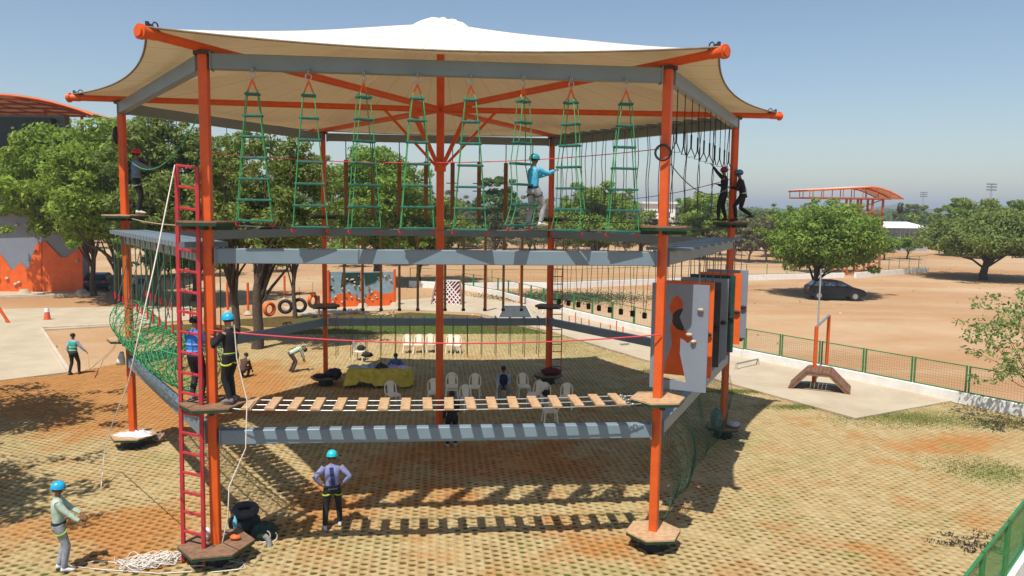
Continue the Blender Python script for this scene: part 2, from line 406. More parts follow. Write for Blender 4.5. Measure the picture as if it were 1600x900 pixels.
    n2 = nt.nodes.new('ShaderNodeTexNoise'); n2.inputs['Scale'].default_value = 40; n2.inputs['Detail'].default_value = 6
    L(tc.outputs['Object'], n2.inputs['Vector'])
    bp = nt.nodes.new('ShaderNodeBump'); bp.inputs['Strength'].default_value = .5; bp.inputs['Distance'].default_value = .012
    L(n2.outputs['Fac'], bp.inputs['Height']); L(bp.outputs[0], b.inputs['Normal'])
    return m
PAVM = node_paver('turf_paver_concrete'); PSOIL = node_paver('paver_soil', True)
sb = MB(); poly3 = [Vector((x, y, 0)) for x, y in pv]
sb.add([(x, y, -.042) for x, y in pv], [t if True else t for t in tessellate_polygon([poly3])])
so = sb.build('paver_bed', PSOIL); struct(so)
for p in so.data.polygons:
    if p.normal.z < 0: p.flip()
# the 300 blocks that show largest are laid one by one, the rest joined
bcx = np.bincount(binv, cx) / np.bincount(binv); bcy = np.bincount(binv, cy) / np.bincount(binv)
px_, py_, dp_ = proj(np.stack([bcx, bcy, 0 * bcx], 1)); vis = (px_ > 5) & (px_ < 1595) & (py_ < 895) & (dp_ > 0)
order_ = np.argsort(np.where(vis, dp_, 1e9))[:298]; single = np.zeros(len(ub), bool); single[order_] = True
Fq = np.array(q); cell_single = single[binv]; rest = ~cell_single
Vr = Vp[rest]; nr_ = len(Vr); Fr = (Fq[None] + (np.arange(nr_) * 24)[:, None, None]).reshape(-1, 4)
stuff(linkmesh('turf_pavers', npmesh('turf_pavers', Vr.reshape(-1, 3), Fr, PAVM), so))
for b_i in order_:
    Vb = Vp[binv == b_i].copy(); nb_ = len(Vb); c_ = Vb.reshape(-1, 3).mean(0); Vb[:, :8, :2] = c_[:2] + (Vb[:, :8, :2] - c_[:2]) * .994
    linkmesh('paver', npmesh('paver', Vb.reshape(-1, 3), (Fq[None] + (np.arange(nb_) * 24)[:, None, None]).reshape(-1, 4), PAVM), so)
# grass blades growing in the greener parts and on the edges
def grass_patch(cells, n_, h, rng):
    pts = []
    for (px, py, rx, ry) in cells:
        g0 = G(px, py); k = rng.normal(0, .45, (n_, 2)) * (rx, ry); pts.append(k + (g0.x, g0.y))
    P = np.concatenate(pts); m = len(P); a = rng.uniform(0, 2 * np.pi, m); hh = h * rng.uniform(.5, 1.3, m); w = .012
    B0 = np.stack([P[:, 0] - w * np.cos(a), P[:, 1] - w * np.sin(a), np.full(m, -.03)], 1)
    B1 = np.stack([P[:, 0] + w * np.cos(a), P[:, 1] + w * np.sin(a), np.full(m, -.03)], 1)
    T = np.stack([P[:, 0] + rng.normal(0, .04, m), P[:, 1] + rng.normal(0, .04, m), hh], 1)
    return np.stack([B0, B1, T], 1).reshape(-1, 3), np.arange(3 * m).reshape(-1, 3)
GRASSM = mat('grass_blade', (.15, .20, .04), .8, .2, .8, island=.3, c2=(.24, .22, .07))
Vg, Fg = grass_patch([(600, 500, 5, 3), (700, 505, 5, 3), (820, 520, 4, 4), (900, 545, 4, 3), (1430, 658, 2.6, .9), (1540, 735, 1.6, 1.2), (1400, 650, 2.5, .8), (1560, 660, 2.5, 1.2), (560, 520, 3, 3), (1150, 612, 1.6, .4), (1250, 636, 1.6, .4), (1040, 580, 1.6, .5)], 2600, .055, rng)
stuff(linkmesh('grass', npmesh('grass', Vg, Fg, GRASSM)))
# ---- concrete path with the training pieces on it (right and behind)
def slab(name, px, z1, m, z0=-.3):
    P = [G(*p).xy if len(p) == 2 else Vector(p[:2]) for p in px]
    b = MB(); n = len(P)
    tri = tessellate_polygon([[Vector((p.x, p.y, 0)) for p in P]])
    b.add([(p.x, p.y, z1) for p in P], tri)
    b.add([(p.x, p.y, z0) for p in P] + [(p.x, p.y, z1) for p in P], [(k, (k + 1) % n, n + (k + 1) % n, n + k) for k in range(n)])
    o = b.build(name, m)
    for f in o.data.polygons[:len(tri)]:
        if f.normal.z < 0: f.flip()
    return struct(o)
slab('concrete_path', [(1337, 655), (1000, 561), (862, 519), (748, 490), (620, 484), (470, 494), (440, 480), (600, 472), (720, 462), (860, 482), (1160, 556), (1508, 624)], .045, CONC)
slab('training_yard', [(-500, 610), (-40, 600), (108, 582), (64, 516), (200, 508), (300, 500), (300, 478), (66, 482), (-600, 500)], .03, CONC)
slab('wall_apron', [(-300, 470), (150, 459), (168, 452), (140, 448), (-300, 455)], .035, CONC)
def kerb(px, w, h, m, name='kerb', z0=-.1):
    P = [G(*p) for p in px]; b = MB()
    for a, c in zip(P[:-1], P[1:]): b.bar(Vector((a.x, a.y, (h + z0) / 2)), Vector((c.x, c.y, (h + z0) / 2)), w, h - z0, bev=.01)
    return b.build(name, m)
struct(kerb([(64, 514), (109, 584)], .14, .12, KERB, 'yard_kerb'))
struct(kerb([(64, 514), (205, 507)], .12, .12, KERB, 'yard_kerb'))
struct(kerb([(-300, 478), (165, 460)], .16, .12, KERB, 'apron_kerb'))
# ================================================================ THE ROPE COURSE TOWER
S = 9.0
HEX = [Vector((math.cos(R_(-120 + 60 * k)), math.sin(R_(-120 + 60 * k)), 0)) for k in range(6)]  # front left, front right, right, back right, back left, left
POST = [h * S for h in HEX]
ZB, ZL, ZM, ZT = .36, 2.55, 6.14, 9.81
tower = thing('rope_course_tower', 'tall hexagonal orange and grey steel rope course tower under a tan fabric canopy', 'rope course')
post_rot = [R_(-2), R_(-31), R_(8), R_(20), R_(4), R_(-12)]
for k, p in enumerate(POST):
    pb = MB(); pb.bar((p.x, p.y, .05), (p.x, p.y, 9.98), .176, .176, up=(math.cos(post_rot[k]), math.sin(post_rot[k]), 0), bev=.012)
    po = pb.build('post', ORANGE, tower)
    fb = MB(); fb.tube([(p.x, p.y, 9.93), (p.x, p.y, 9.99)], .19, 12); fb.build('cap_plate', DARKM, po)
    fb = MB(); fb.tube([(p.x, p.y, -.05), (p.x, p.y, .27)], [.30, .27], 14); fb.build('footing', BLACK, tower)
cb = MB(); cb.tube([(0, 0, -.05), (0, 0, 12.2)], .115, 16); cb.build('centre_post', ORANGE, tower)
cb = MB(); cb.tube([(0, 0, 8.2), (0, 0, 8.5)], .17, 16); cb.build('centre_collar', ORANGE, tower)
def beam(name, a, b, z, w=.2, h=.29):
    d = (b - a).normalized(); m = MB(); m.bar(a + d * .16 + Vector((0, 0, z)), b - d * .16 + Vector((0, 0, z)), w, h, bev=.012)
    o = m.build(name, GREY, tower)
    for e in (a + d * .15, b - d * .15):
        f = MB(); f.bar(e - d * .012 + Vector((0, 0, z)), e + d * .012 + Vector((0, 0, z)), w + .05, h + .05); f.build('end_plate', GREY, o)
    return o
beams = {}
for k in range(6):
    a, b = POST[k], POST[(k + 1) % 6]
    for nm, z in (('lower_beam', ZL), ('middle_beam', ZM), ('top_beam', ZT)): beams[(nm, k)] = beam(nm, a, b, z)
for k in range(6):
    d = HEX[k]; bb = MB(); bb.tube([Vector((0, 0, 10.0)) + d * .1, Vector((0, 0, 10.07)) + d * 10.4], .085, 14)
    bo = bb.build('boom', ORANGE, tower)
    e = MB(); c = Vector((0, 0, 10.07)) + d * 10.4; e.tube([c - d * .05, c + d * .02], .135, 16); e.tube([c + d * .02, c + d * .06], .09, 16); e.tube([c - d * .30, c - d * .05], .10, 16); e.build('end_flange', ORANGE, bo)
    e = MB(); e.tube([c + Vector((0, 0, .05)) - d * .45, c + Vector((0, 0, .17)) - d * .15], .03, 8); e.tube([c - d * .15 + Vector((0, 0, .05)), c - d * .15 + Vector((0, 0, .2))], .035, 8)
    e.torus(c - d * .32 + Vector((0, 0, .16)), d.cross(Vector((0, 0, 1))), .06, .015, 12, 6); e.build('tension_fitting', DARKM, bo)
    st = MB(); st.tube([Vector((0, 0, 8.35)) + d * .12, Vector((0, 0, 9.95)) + d * 1.62], .055 if k in (0, 1, 3, 4) else .042, 10); st.build('strut', ORANGE, tower)
# canopy
def canopy_mesh():
    NT, NU = 18, 22; V = []; UV = []; F = []
    ztip, zring, rring = 10.17, 12.28, .8
    tips = [h * 10.28 for h in HEX]; cols = []
    for k in range(6):
        for i in range(NT):
            t = i / NT; a, b = tips[k], tips[(k + 1) % 6]
            e = a.lerp(b, t); mid = (a + b) / 2; inward = -mid.normalized()
            s = 4 * t * (1 - t); e = e + inward * (.52 * s)
            ze = ztip - .13 * s
            ang0 = math.atan2(e.y, e.x)
            cols.append((e, ze, ang0, k + t))
    nc = len(cols)
    for (e, ze, ang0, tt) in cols:
        ring = Vector((math.cos(ang0) * rring, math.sin(ang0) * rring, 0))
        ridge = abs(((tt % 1) - .5) * 2) ** 3
        for j in range(NU + 1):
            u = j / NU; p = ring.lerp(e, u)
            z = ze + (zring - ze) * (1 - u) ** (1.22 + .22 * (1 - ridge)) + .05 * ridge * math.sin(math.pi * u)
            z += .018 * math.sin(tt * 2 * math.pi * 8) * (1 - u) + .01 * math.sin(tt * 40 + u * 9)
            V.append((p.x, p.y, z)); UV.append((tt, u))
    for c in range(nc):
        d = (c + 1) % nc
        for j in range(NU): F.append((c * (NU + 1) + j, c * (NU + 1) + j + 1, d * (NU + 1) + j + 1, d * (NU + 1) + j))
    me = bpy.data.meshes.new('canopy'); me.from_pydata(V, [], F); uv = me.uv_layers.new(name='panels')
    for p in me.polygons:
        cmax = max(UV[v][0] for v in p.vertices)
        for li in p.loop_indices:
            x, y = UV[me.loops[li].vertex_index]
            if cmax > 5 and x < .5: x += 6
            uv.data[li].uv = (x, y)
        p.use_smooth = True
    return me, cols
def canopy_mat():
    m = bpy.data.materials.new('canopy_fabric'); m.use_nodes = True; nt = m.node_tree; L = nt.links.new
    nt.nodes.remove(nt.nodes['Principled BSDF']); out = nt.nodes['Material Output']
    uv = nt.nodes.new('ShaderNodeUVMap'); uv.uv_map = 'panels'; sp = nt.nodes.new('ShaderNodeSeparateXYZ'); L(uv.outputs[0], sp.inputs[0])
    def math_(op, a, b=None):
        x = nt.nodes.new('ShaderNodeMath'); x.operation = op
        if isinstance(a, (int, float)): x.inputs[0].default_value = a
        else: L(a, x.inputs[0])
        if b is not None:
            if isinstance(b, (int, float)): x.inputs[1].default_value = b
            else: L(b, x.inputs[1])
        return x.outputs[0]
    fr = math_('FRACT', math_('MULTIPLY', sp.outputs['X'], 7.0)); dd = math_('ABSOLUTE', math_('SUBTRACT', fr, .5))
    seam = math_('GREATER_THAN', dd, .478)
    tc = nt.nodes.new('ShaderNodeTexCoord'); nz = nt.nodes.new('ShaderNodeTexNoise'); nz.inputs['Scale'].default_value = .6; nz.inputs['Detail'].default_value = 7
    L(tc.outputs['Object'], nz.inputs['Vector'])
    rp = nt.nodes.new('ShaderNodeValToRGB'); rp.color_ramp.elements[0].position = .3; rp.color_ramp.elements[1].position = .7
    rp.color_ramp.elements[0].color = (.60, .57, .50, 1); rp.color_ramp.elements[1].color = (.70, .67, .60, 1); L(nz.outputs['Fac'], rp.inputs['Fac'])
    mx = nt.nodes.new('ShaderNodeMix'); mx.data_type = 'RGBA'; L(math_('MULTIPLY', seam, .45), mx.inputs[0]); L(rp.outputs[0], mx.inputs[6]); mx.inputs[7].default_value = (.26, .20, .14, 1)
    df = nt.nodes.new('ShaderNodeBsdfDiffuse'); L(mx.outputs[2], df.inputs['Color'])
    tr = nt.nodes.new('ShaderNodeBsdfTranslucent')
    m2 = nt.nodes.new('ShaderNodeMix'); m2.data_type = 'RGBA'; L(math_('MULTIPLY', seam, .5), m2.inputs[0]); m2.inputs[6].default_value = (.062, .040, .018, 1); m2.inputs[7].default_value = (.10, .065, .035, 1)
    L(m2.outputs[2], tr.inputs['Color'])
    ad = nt.nodes.new('ShaderNodeAddShader'); L(df.outputs[0], ad.inputs[0]); L(tr.outputs[0], ad.inputs[1]); L(ad.outputs[0], out.inputs['Surface'])
    return m
CANM = canopy_mat()
cme, ccols = canopy_mesh(); cme.materials.append(CANM)
canopy = linkmesh('canopy', cme, tower)
hb = MB()
for c in range(len(ccols)):
    a, b = ccols[c], ccols[(c + 1) % len(ccols)]
    hb.tube([(a[0].x, a[0].y, a[1]), (b[0].x, b[0].y, b[1])], .022, 6)
hb.build('hem_cable', mat('hem_webbing', (.22, .17, .12), .8), canopy)
rb = MB(); secs = []
for (r, z) in ((.82, 12.26), (.80, 12.34), (.66, 12.44), (.50, 12.50), (.30, 12.53), (.04, 12.54)):
    secs.append((r, z))
NC = 36; vs = []; fs = []
for (r, z) in secs:
    for k in range(NC):
        a = 2 * math.pi * k / NC; w = 1 + .03 * math.sin(k * 2.1) * (r > .3); vs.append((r * w * math.cos(a), r * w * math.sin(a), z + .03 * math.sin(k * 1.7 + r * 9) * (r > .2)))
for i in range(len(secs) - 1):
    for k in range(NC): fs.append((i * NC + k, i * NC + (k + 1) % NC, (i + 1) * NC + (k + 1) % NC, (i + 1) * NC + k))
rb.add(vs, fs, True); rb.build('canopy_cap', mat('white_canopy_cap', (.82, .80, .74), .8), canopy)
# platforms: hexagonal decks made of boards
def hexboard(R, y0, y1, g=.006):
    y0 += g / 2; y1 -= g / 2
    def xx(y): return R - abs(y) / math.sqrt(3)
    L_ = [(-xx(y0), y0)]
    pts = [(-xx(y0), y0), (xx(y0), y0)]
    if y0 < 0 < y1: pts.append((R, 0))
    pts += [(xx(y1), y1), (-xx(y1), y1)]
    if y0 < 0 < y1: pts.append((-R, 0))
    return pts
board_cache = {}
def platform(parent, p, z, R, m, rz=0.0, name='platform', nb=6):
    key = (R, m.name, nb)
    if key not in board_cache:
        H = R * math.sqrt(3) / 2; me = []
        for i in range(nb):
            b = MB(); b.prism(hexboard(R, -H + 2 * H * i / nb, -H + 2 * H * (i + 1) / nb), -.0, .032 + .002 * (i % 2)); me.append(b.mesh('board', m))
        f = MB(); f.prism([(R * .985 * math.cos(R_(60 * k)), R * .985 * math.sin(R_(60 * k))) for k in range(6)], -.06, -.002)
        f.bar((-R * .8, 0, -.10), (R * .8, 0, -.10), .08, .08); f.bar((0, -R * .7, -.10), (0, R * .7, -.10), .08, .076)
        board_cache[key] = (me, f.mesh('deck_frame', DKGRP))
    me, fr = board_cache[key]
    o = linkmesh(name, fr, parent, (p.x, p.y, z - .032), rz)
    for b in me: linkmesh('board', b, o)
    return o
RP = [.74, .60, .60, .60, .60, .66]
for k, p in enumerate(POST):
    platform(tower, p, ZB, RP[k], WOOD if k in (1, 5) else WOODD, R_(0 if k != 0 else 8))
    platform(tower, p + (Vector((.02, .05, 0)) if k == 0 else Vector((0, 0, 0))), 3.24, RP[k] * (.98 if k else .90), WOODD if k in (0, 2, 3, 4) else WOOD, R_(0 if k != 0 else 8))
    platform(tower, p, 6.81, .60 if k != 5 else .66, WOOD if k == 5 else WOODD, 0)
# cross arms lying on some of the beams
def crossarms(key, n, L_, w=.10, h=.07, t0=.07, t1=.93, z=None, m=GREY):
    k = key[1]; a, b = POST[k], POST[(k + 1) % 6]; d = (b - a).normalized(); s = d.cross(Vector((0, 0, 1)))
    zz = {'lower_beam': ZL, 'middle_beam': ZM, 'top_beam': ZT}[key[0]] + .147 + h / 2
    bb = MB(); bb.bar(-s * L_ / 2, s * L_ / 2, w, h); me = bb.mesh('cross_arm', m); out = []
    for i in range(n):
        c = a.lerp(b, t0 + (t1 - t0) * i / (n - 1)) + Vector((0, 0, zz)); linkmesh('cross_arm', me, tower, c); out.append(c)
    return out, s
left_arms, left_s = crossarms(('middle_beam', 5), 26, .92, .24, .10, .05, .95)
rb_arms, rb_s = crossarms(('top_beam', 2), 15, .78, .2, .09, .06, .94)
rm_arms, rm_s = crossarms(('middle_beam', 1), 9, .95, .34, .06, .08, .92)
bl_arms, bl_s = crossarms(('lower_beam', 3), 15, .7, .05, .06, .05, .95)
# side ladder bolted to the back right post
sl = MB(); sp_ = POST[3] + Vector((.62, -.1, 0))
for dx in (-.02, .30):
    pass
sl.tube([sp_ + Vector((-.5, 0, .4)), sp_ + Vector((-.5, 0, 6.8))], .022, 6); sl.tube([sp_ + Vector((-.1, 0, .4)), sp_ + Vector((-.1, 0, 6.8))], .022, 6)
slo = sl.build('side_ladder', REDL, tower)
rm_ = MB(); rm_.tube([(-.2, 0, 0), (.2, 0, 0)], .018, 6); rme = rm_.mesh('rung', DARKM)
for i in range(20): linkmesh('rung', rme, slo, (sp_.x - .3, sp_.y, .7 + i * .31))
# front right post: hanging coil ring of black hose
ring = MB(); ring.torus(POST[1] + Vector((-.10, -.14, 8.28)), (0.25, 1, 0.1), .15, .024, 28, 8)
tag(ring.build('hose_coil', BLACK), 'black hose coil hung round the front right orange post near its top', 'coil')
# ================================================================ HANGING ROPE LADDERS
def rope_ladder(px, ybot, yaw, label, tilt=0.0, n=6):
    top = AT(px, 118, POST[0].y - .27); top.z = ZT - .12; bot = AT(px, ybot, POST[0].y - .27)
    t = thing('rope_ladder', label, 'rope ladder', top, yaw, 'rope ladders hanging between the front posts')
    H = top.z - bot.z; m = MB(); m.bar((0, .26, .0), (0, -.03, .0), .05, .03); m.build('hanger', GREY, t, False); t.children[0].rotation_euler.z = -yaw; m = MB(); m.torus((0, 0, -.05), (1, 0, 0), .035, .010, 10, 5); m.torus((0, 0, -.15), (0, 1, 0), .055, .012, 16, 6); m.build('hanging_ring', STEEL, t, False)
    rows = []
    for i in range(n + 1):
        z = -.50 - (H - .50) * (i - .0) / n * 1.0; w = .10 + .22 * (i / n) ** .9
        rows.append((z, w, tilt * (i / n) * math.sin(i * 1.7)))
    for sx in (-1, 1):
        wb = MB(); wb.tube([(0, 0, -.23), (sx * .075, 0, -.42)], .018, 5); wb.build('webbing', ORANGE2, t, False)
        for sy in (-1, 1):
            r = MB(); pts = [(sx * .07, 0, -.40)]
            for (z, w, dx) in rows: pts.append((sx * w + dx, sy * .07, z + .02))
            rp = MB(); rp.tube(pts, .0105, 5); rp.build('rope', GREENR, t, False)
    for (z, w, dx) in rows:
        b = MB(); b.box((dx, 0, z), (2 * w + .07, .17, .042), random.uniform(-.05, .05), bev=.008); b.build('rung', DGREENR, t, False)
    for sx in (-1, 1):
        c = MB(); z, w, dx = rows[-1]; c.torus((sx * w + dx, 0, z - .06), (0, 1, 0), .035, .012, 10, 5); c.build('carabiner', REDP, t, False)
    return t
lad = [(394, 345, 0.05, 'rope ladder with green rungs, nearest to the front left orange post', 0), (482, 355, .12, 'second green rope ladder from the front left orange post', 0),
       (568, 357, .62, 'green rope ladder twisted half sideways, third from the front left post', 0), (652, 357, .15, 'fourth green rope ladder from the front left post, just left of the centre pole', 0),
       (736, 359, -.12, 'straight green rope ladder just right of the orange centre pole', 0), (818, 352, .75, 'green rope ladder pulled askew by the climber in the cyan shirt', .10),
       (893, 360, -.72, 'twisted green rope ladder just right of the climber in the cyan shirt', .05), (979, 362, .1, 'green rope ladder nearest to the front right orange post', 0)]
for px, yb, yaw, lb, tl in lad: rope_ladder(px, yb, yaw, lb, tl)
# ================================================================ PLANK BRIDGE
P0, P1 = POST[0], POST[1]
bridge = thing('plank_bridge', 'hanging bridge of pale wooden planks on cables across the lower front of the tower', 'plank bridge', (0, P0.y, 3.2))
pm = MB(); pm.box((0, 0, 0), (.19, .86, .05), bev=.006); pme = pm.mesh('plank', WOOD)
xa = AT(390, 633, -7.95).x; xb = AT(966, 628, -7.95).x
for i in range(18):
    t = i / 17; x = xa + (xb - xa) * t
    linkmesh('plank', pme, bridge, (x, -.02 + random.uniform(-.02, .02), .02 - .05 * 4 * t * (1 - t)), random.uniform(-.03, .03))
for dy in (-.41, -.02, .37):
    m = MB(); a = Vector((P0.x + .45, P0.y + dy * .85, 3.2)); b = Vector((P1.x - .45, P1.y + dy * .85, 3.2))
    pts = [a] + [Vector((xa + (xb - xa) * i / 8, P0.y + dy, 3.185 - .05 * 4 * (i / 8) * (1 - i / 8))) for i in range(9)] + [b]; m.tube(pts, .013, 6); m.build('cable', STEEL, bridge)
m = MB()
for dy in (-.35, 0, .3):
    for j in range(4): m.torus((P1.x - .62 - .09 * j, P1.y + dy - .02 * j, 3.2), (0, 1 if j % 2 else .1, 1 if j % 2 == 0 else 0), .04, .011, 10, 5)
m.build('shackle', STEEL, bridge)
# safety lines
def crumple(c, rx, ry, h, seed, n=26):
    rr_ = random.Random(seed); ph = [(rr_.uniform(3, 9), rr_.uniform(3, 9), rr_.uniform(0, 6)) for _ in range(6)]; b = MB(); vs = []
    for j in range(n + 1):
        for i in range(n + 1):
            u, v_ = 2 * i / n - 1, 2 * j / n - 1; q = max(1.0, math.hypot(u, v_) / max(abs(u), abs(v_), 1e-6)); x, y = u / q, v_ / q; r2 = math.hypot(x, y)
            w = sum(abs(math.sin(a * x + b_ * y + p)) for a, b_, p in ph) / 6; e = 1 + .18 * math.sin(math.atan2(y, x) * 3 + seed) + .08 * math.sin(math.atan2(y, x) * 7 + seed)
            vs.append((c[0] + x * rx * e, c[1] + y * ry * e, c[2] + h * w * max(0, 1 - r2 ** 3) * (.55 + .45 * math.cos(r2 * 1.4))))
    b.add(vs, [(j * (n + 1) + i, j * (n + 1) + i + 1, (j + 1) * (n + 1) + i + 1, (j + 1) * (n + 1) + i) for j in range(n) for i in range(n)], True); return b
def line(name, pts, r, m, label, cat='rope', group=None):
    b = MB(); b.tube(pts, r, 6); o = b.build(name, m); return tag(o, label, cat, group)
yF = P0.y
line('safety_line', sagline((P0.x, yF - .14, AT(350, 514, yF).z), (P1.x, yF - .14, AT(1000, 521, yF).z), .22, 16), .015, REDR, 'pinkish red hand line sagging across the front at lower platform height')
line('safety_line', sagline((P0.x, yF + .14, AT(330, 238, yF).z), (P1.x, yF + .14, AT(1037, 231, yF).z), .24, 16), .010, REDR, 'thin red hand line sagging across the front behind the rope ladders')
line('safety_cable', sagline((P0.x, yF + .3, 6.72), (P1.x, yF + .3, 6.72), .05, 8), .012, GREYR, 'dark steel cable along the front at the foot of the rope ladders', 'cable')
line('safety_cable', sagline(POST[3] + Vector((0, -.2, 6.75)), POST[2] + Vector((0, -.2, 6.75)), .06, 8), .02, GREYR, 'dark cable from the back right post to the right post at upper platform height', 'cable')
line('safety_cable', sagline(POST[4] + Vector((0, -.2, 6.75)), POST[3] + Vector((0, -.2, 6.75)), .06, 8), .018, GREYR, 'dark cable along the back at upper platform height', 'cable')
line('safety_cable', sagline(POST[5] + Vector((.1, 0, 6.72)), POST[0] + Vector((0, .2, 6.72)), .08, 8), .016, TANR, 'tan cable between the left and front left posts at upper platform height', 'cable')
line('safety_line', sagline(P1 + Vector((0, .1, 8.25)), POST[2] + Vector((0, 0, 8.0)), .55, 12), .012, GREYR, 'thin grey line sagging from the front right post to the two climbers')
line('safety_line', sagline(POST[3] + Vector((0, 0, 7.6)), POST[2] + Vector((0, 0, 8.15)), .35, 12), .012, GREYR, 'thin grey line sagging along the back right side of the tower')
line('safety_line', sagline(POST[5] + Vector((.1, -.1, 8.5)), POST[0] + Vector((0, .1, 9.1)), .8, 12), .014, GREENR, 'green line drooping from the left post behind the red helmeted climber')
# ================================================================ SIDES: hanging elements
# back right side, upper level: long thin ropes from the cross arms
rm_ = MB(); pts = [(.02 * math.sin(i * 1.3), .02 * math.cos(i), -i * .29) for i in range(11)]; rm_.tube(pts, .014, 4); rope_me = rm_.mesh('hanging_rope', GREYR)
for c in rb_arms:
    for s in (-1, 1):
        o = linkmesh('hanging_rope', rope_me, None, c + rb_s * (.34 * s) - Vector((0, 0, .05)), random.uniform(0, 6.28))
        tag(o, 'thin dark rope hanging from the cross arms on the back right top beam', 'rope', 'thin ropes hanging on the upper back right side')
# back right side, lower level: rope loops with black stirrups
a, b = POST[3], POST[2]
s0 = thing('stirrup_loop', 'rope loop with a black foot stirrup hanging on the lower back right side', 'stirrup', (0, 0, 0), 0, 'foot stirrups on the lower back right side')
for sx in (-1, 1):
    m = MB(); m.tube([(sx * .26, 0, 0), (sx * .14, 0, -1.6), (sx * .05, 0, -2.45)], .012, 5); m.build('rope', TANR, s0, False)
m = MB(); m.box((0, 0, -2.55), (.13, .11, .22), bev=.02); m.build('foot_rest', BLACK, s0, False)
for i in range(14):
    p = a.lerp(b, .07 + .86 * i / 13) + Vector((0, 0, ZM - .14)); ang = math.atan2((b - a).y, (b - a).x)
    if i == 0: s0.location = p; s0.rotation_euler = (0, 0, ang)
    else: dup(s0, p, ang + random.uniform(-.25, .25))
# back side, upper level: hanging logs with pegs ; lower level: hanging poles
a, b = POST[4], POST[3]
lg = thing('hanging_log', 'brown log with pegs hanging on a short rope from the back top beam', 'log', (0, 0, 0), 0, 'brown pegged logs hanging on the upper back side')
m = MB(); m.tube([(0, 0, 0), (0, 0, -.72)], .02, 5); m.build('rope', GREYR, lg, False)
m = MB(); m.tube([(0, 0, -.72), (0, 0, -2.95)], .085, 10); m.build('trunk', LOG, lg, False)
for z in (-1.55, -1.85, -2.6):
    m = MB(); m.tube([(-.25, 0, z), (.25, 0, z)], .022, 6); m.build('peg', LOG, lg, False)
for i in range(8):
    x = AT(541 + 41.5 * i, 300, a.y).x; p = Vector((x, a.y, ZT - .145))
    if i == 0: lg.location = p
    else: dup(lg, p, random.uniform(-.6, .6))
pl = thing('hanging_pole', 'slim brown pole hanging from the back middle beam', 'pole', (0, 0, 0), 0, 'slim brown poles hanging on the lower back side')
m = MB(); m.tube([(0, 0, 0), (0, 0, -2.95)], .05, 8); m.build('shaft', mat('ochre_pole', (.30, .17, .06), .6, .2, 5), pl, False)
m = MB(); m.tube([(0, 0, -2.9), (0, 0, -3.0)], .075, 8); m.build('foot_ring', DARKM, pl, False)
for i in range(10):
    x = AT(538 + 28.7 * i + (14 if i > 4 else 0) + (5 if i > 6 else 0), 450, a.y).x; p = Vector((x, a.y, ZM - .145))
    if i == 0: pl.location = p
    else: dup(pl, p)
rm_ = MB(); rm_.tube([(0, 0, .02), (.01, 0, -.8), (0, 0, -1.55)], .013, 5); r2 = rm_.mesh('hanging_rope', mat('olive_rope', (.16, .15, .06), .8))
for c in bl_arms:
    for s in (-1, 1):
        o = linkmesh('hanging_rope', r2, None, c + bl_s * (.32 * s) - Vector((0, 0, .03)))
        tag(o, 'short olive rope hanging below the lower back beam', 'rope', 'short ropes below the lower back beam')
# left side: green ropes with red ends from the middle beam
lr = thing('hanging_rope', 'green rope with a red end hanging below the left middle beam', 'rope', (0, 0, 0), 0, 'green ropes with red ends on the left side')
m = MB(); m.tube([(0, 0, .03), (.01, .01, -.8), (0, 0, -1.7)], .013, 5); m.build('cord', mat('deep_green_cord', (.03, .13, .06), .8), lr, False)
m = MB(); m.tube([(0, 0, -1.65), (0, 0, -1.85)], .024, 6); m.build('grip', REDP, lr, False)
first = True
for i, c in enumerate(left_arms[::2]):
    for s in (-1, 1):
        p = c + left_s * (.4 * s) - Vector((0, 0, .04))
        if first: lr.location = p; first = False
        else: dup(lr, p)
# upper left/back left: rings on ropes
rg = thing('ring_swing', 'wooden ring on a thin rope hanging between the left and back left posts', 'ring', (0, 0, 0), 0, 'hanging rings on the upper back left side')
m = MB(); m.tube([(0, 0, 0), (0, 0, -1.3)], .011, 5); m.build('rope', GREYR, rg, False)
m = MB(); m.torus((0, 0, -1.42), (1, .3, 0), .12, .016, 18, 6); m.build('ring', TANR, rg, False)
for i in range(8):
    p = POST[5].lerp(POST[4], .1 + .8 * i / 7) + Vector((0, 0, ZT - .145))
    if i == 0: rg.location = p
    else: dup(rg, p, random.uniform(0, 3))
# right side upper: black trapeze handles
tr = thing('trapeze_handle', 'black triangular hand grip on a strap below the right top beam', 'hand grip', (0, 0, 0), 0, 'black triangular hand grips on the upper right side')
m = MB(); m.tube([(0, 0, 0), (0, 0, -.78), (0, 0, -.8), (0, 0, -1.10)], [.011, .011, .024, .022], 5); m.build('strap', BLACK, tr, False)
m = MB(); m.tube([(0, 0, -1.08), (-.10, 0, -1.30), (.10, 0, -1.30), (0, 0, -1.08)], .014, 5); m.build('grip', BLACK, tr, False)
for i in range(10):
    p = P1.lerp(POST[2], .10 + .78 * i / 9) + Vector((0, 0, ZT - .145))
    if i == 0: tr.location = p
    else: dup(tr, p, random.uniform(0, 3))
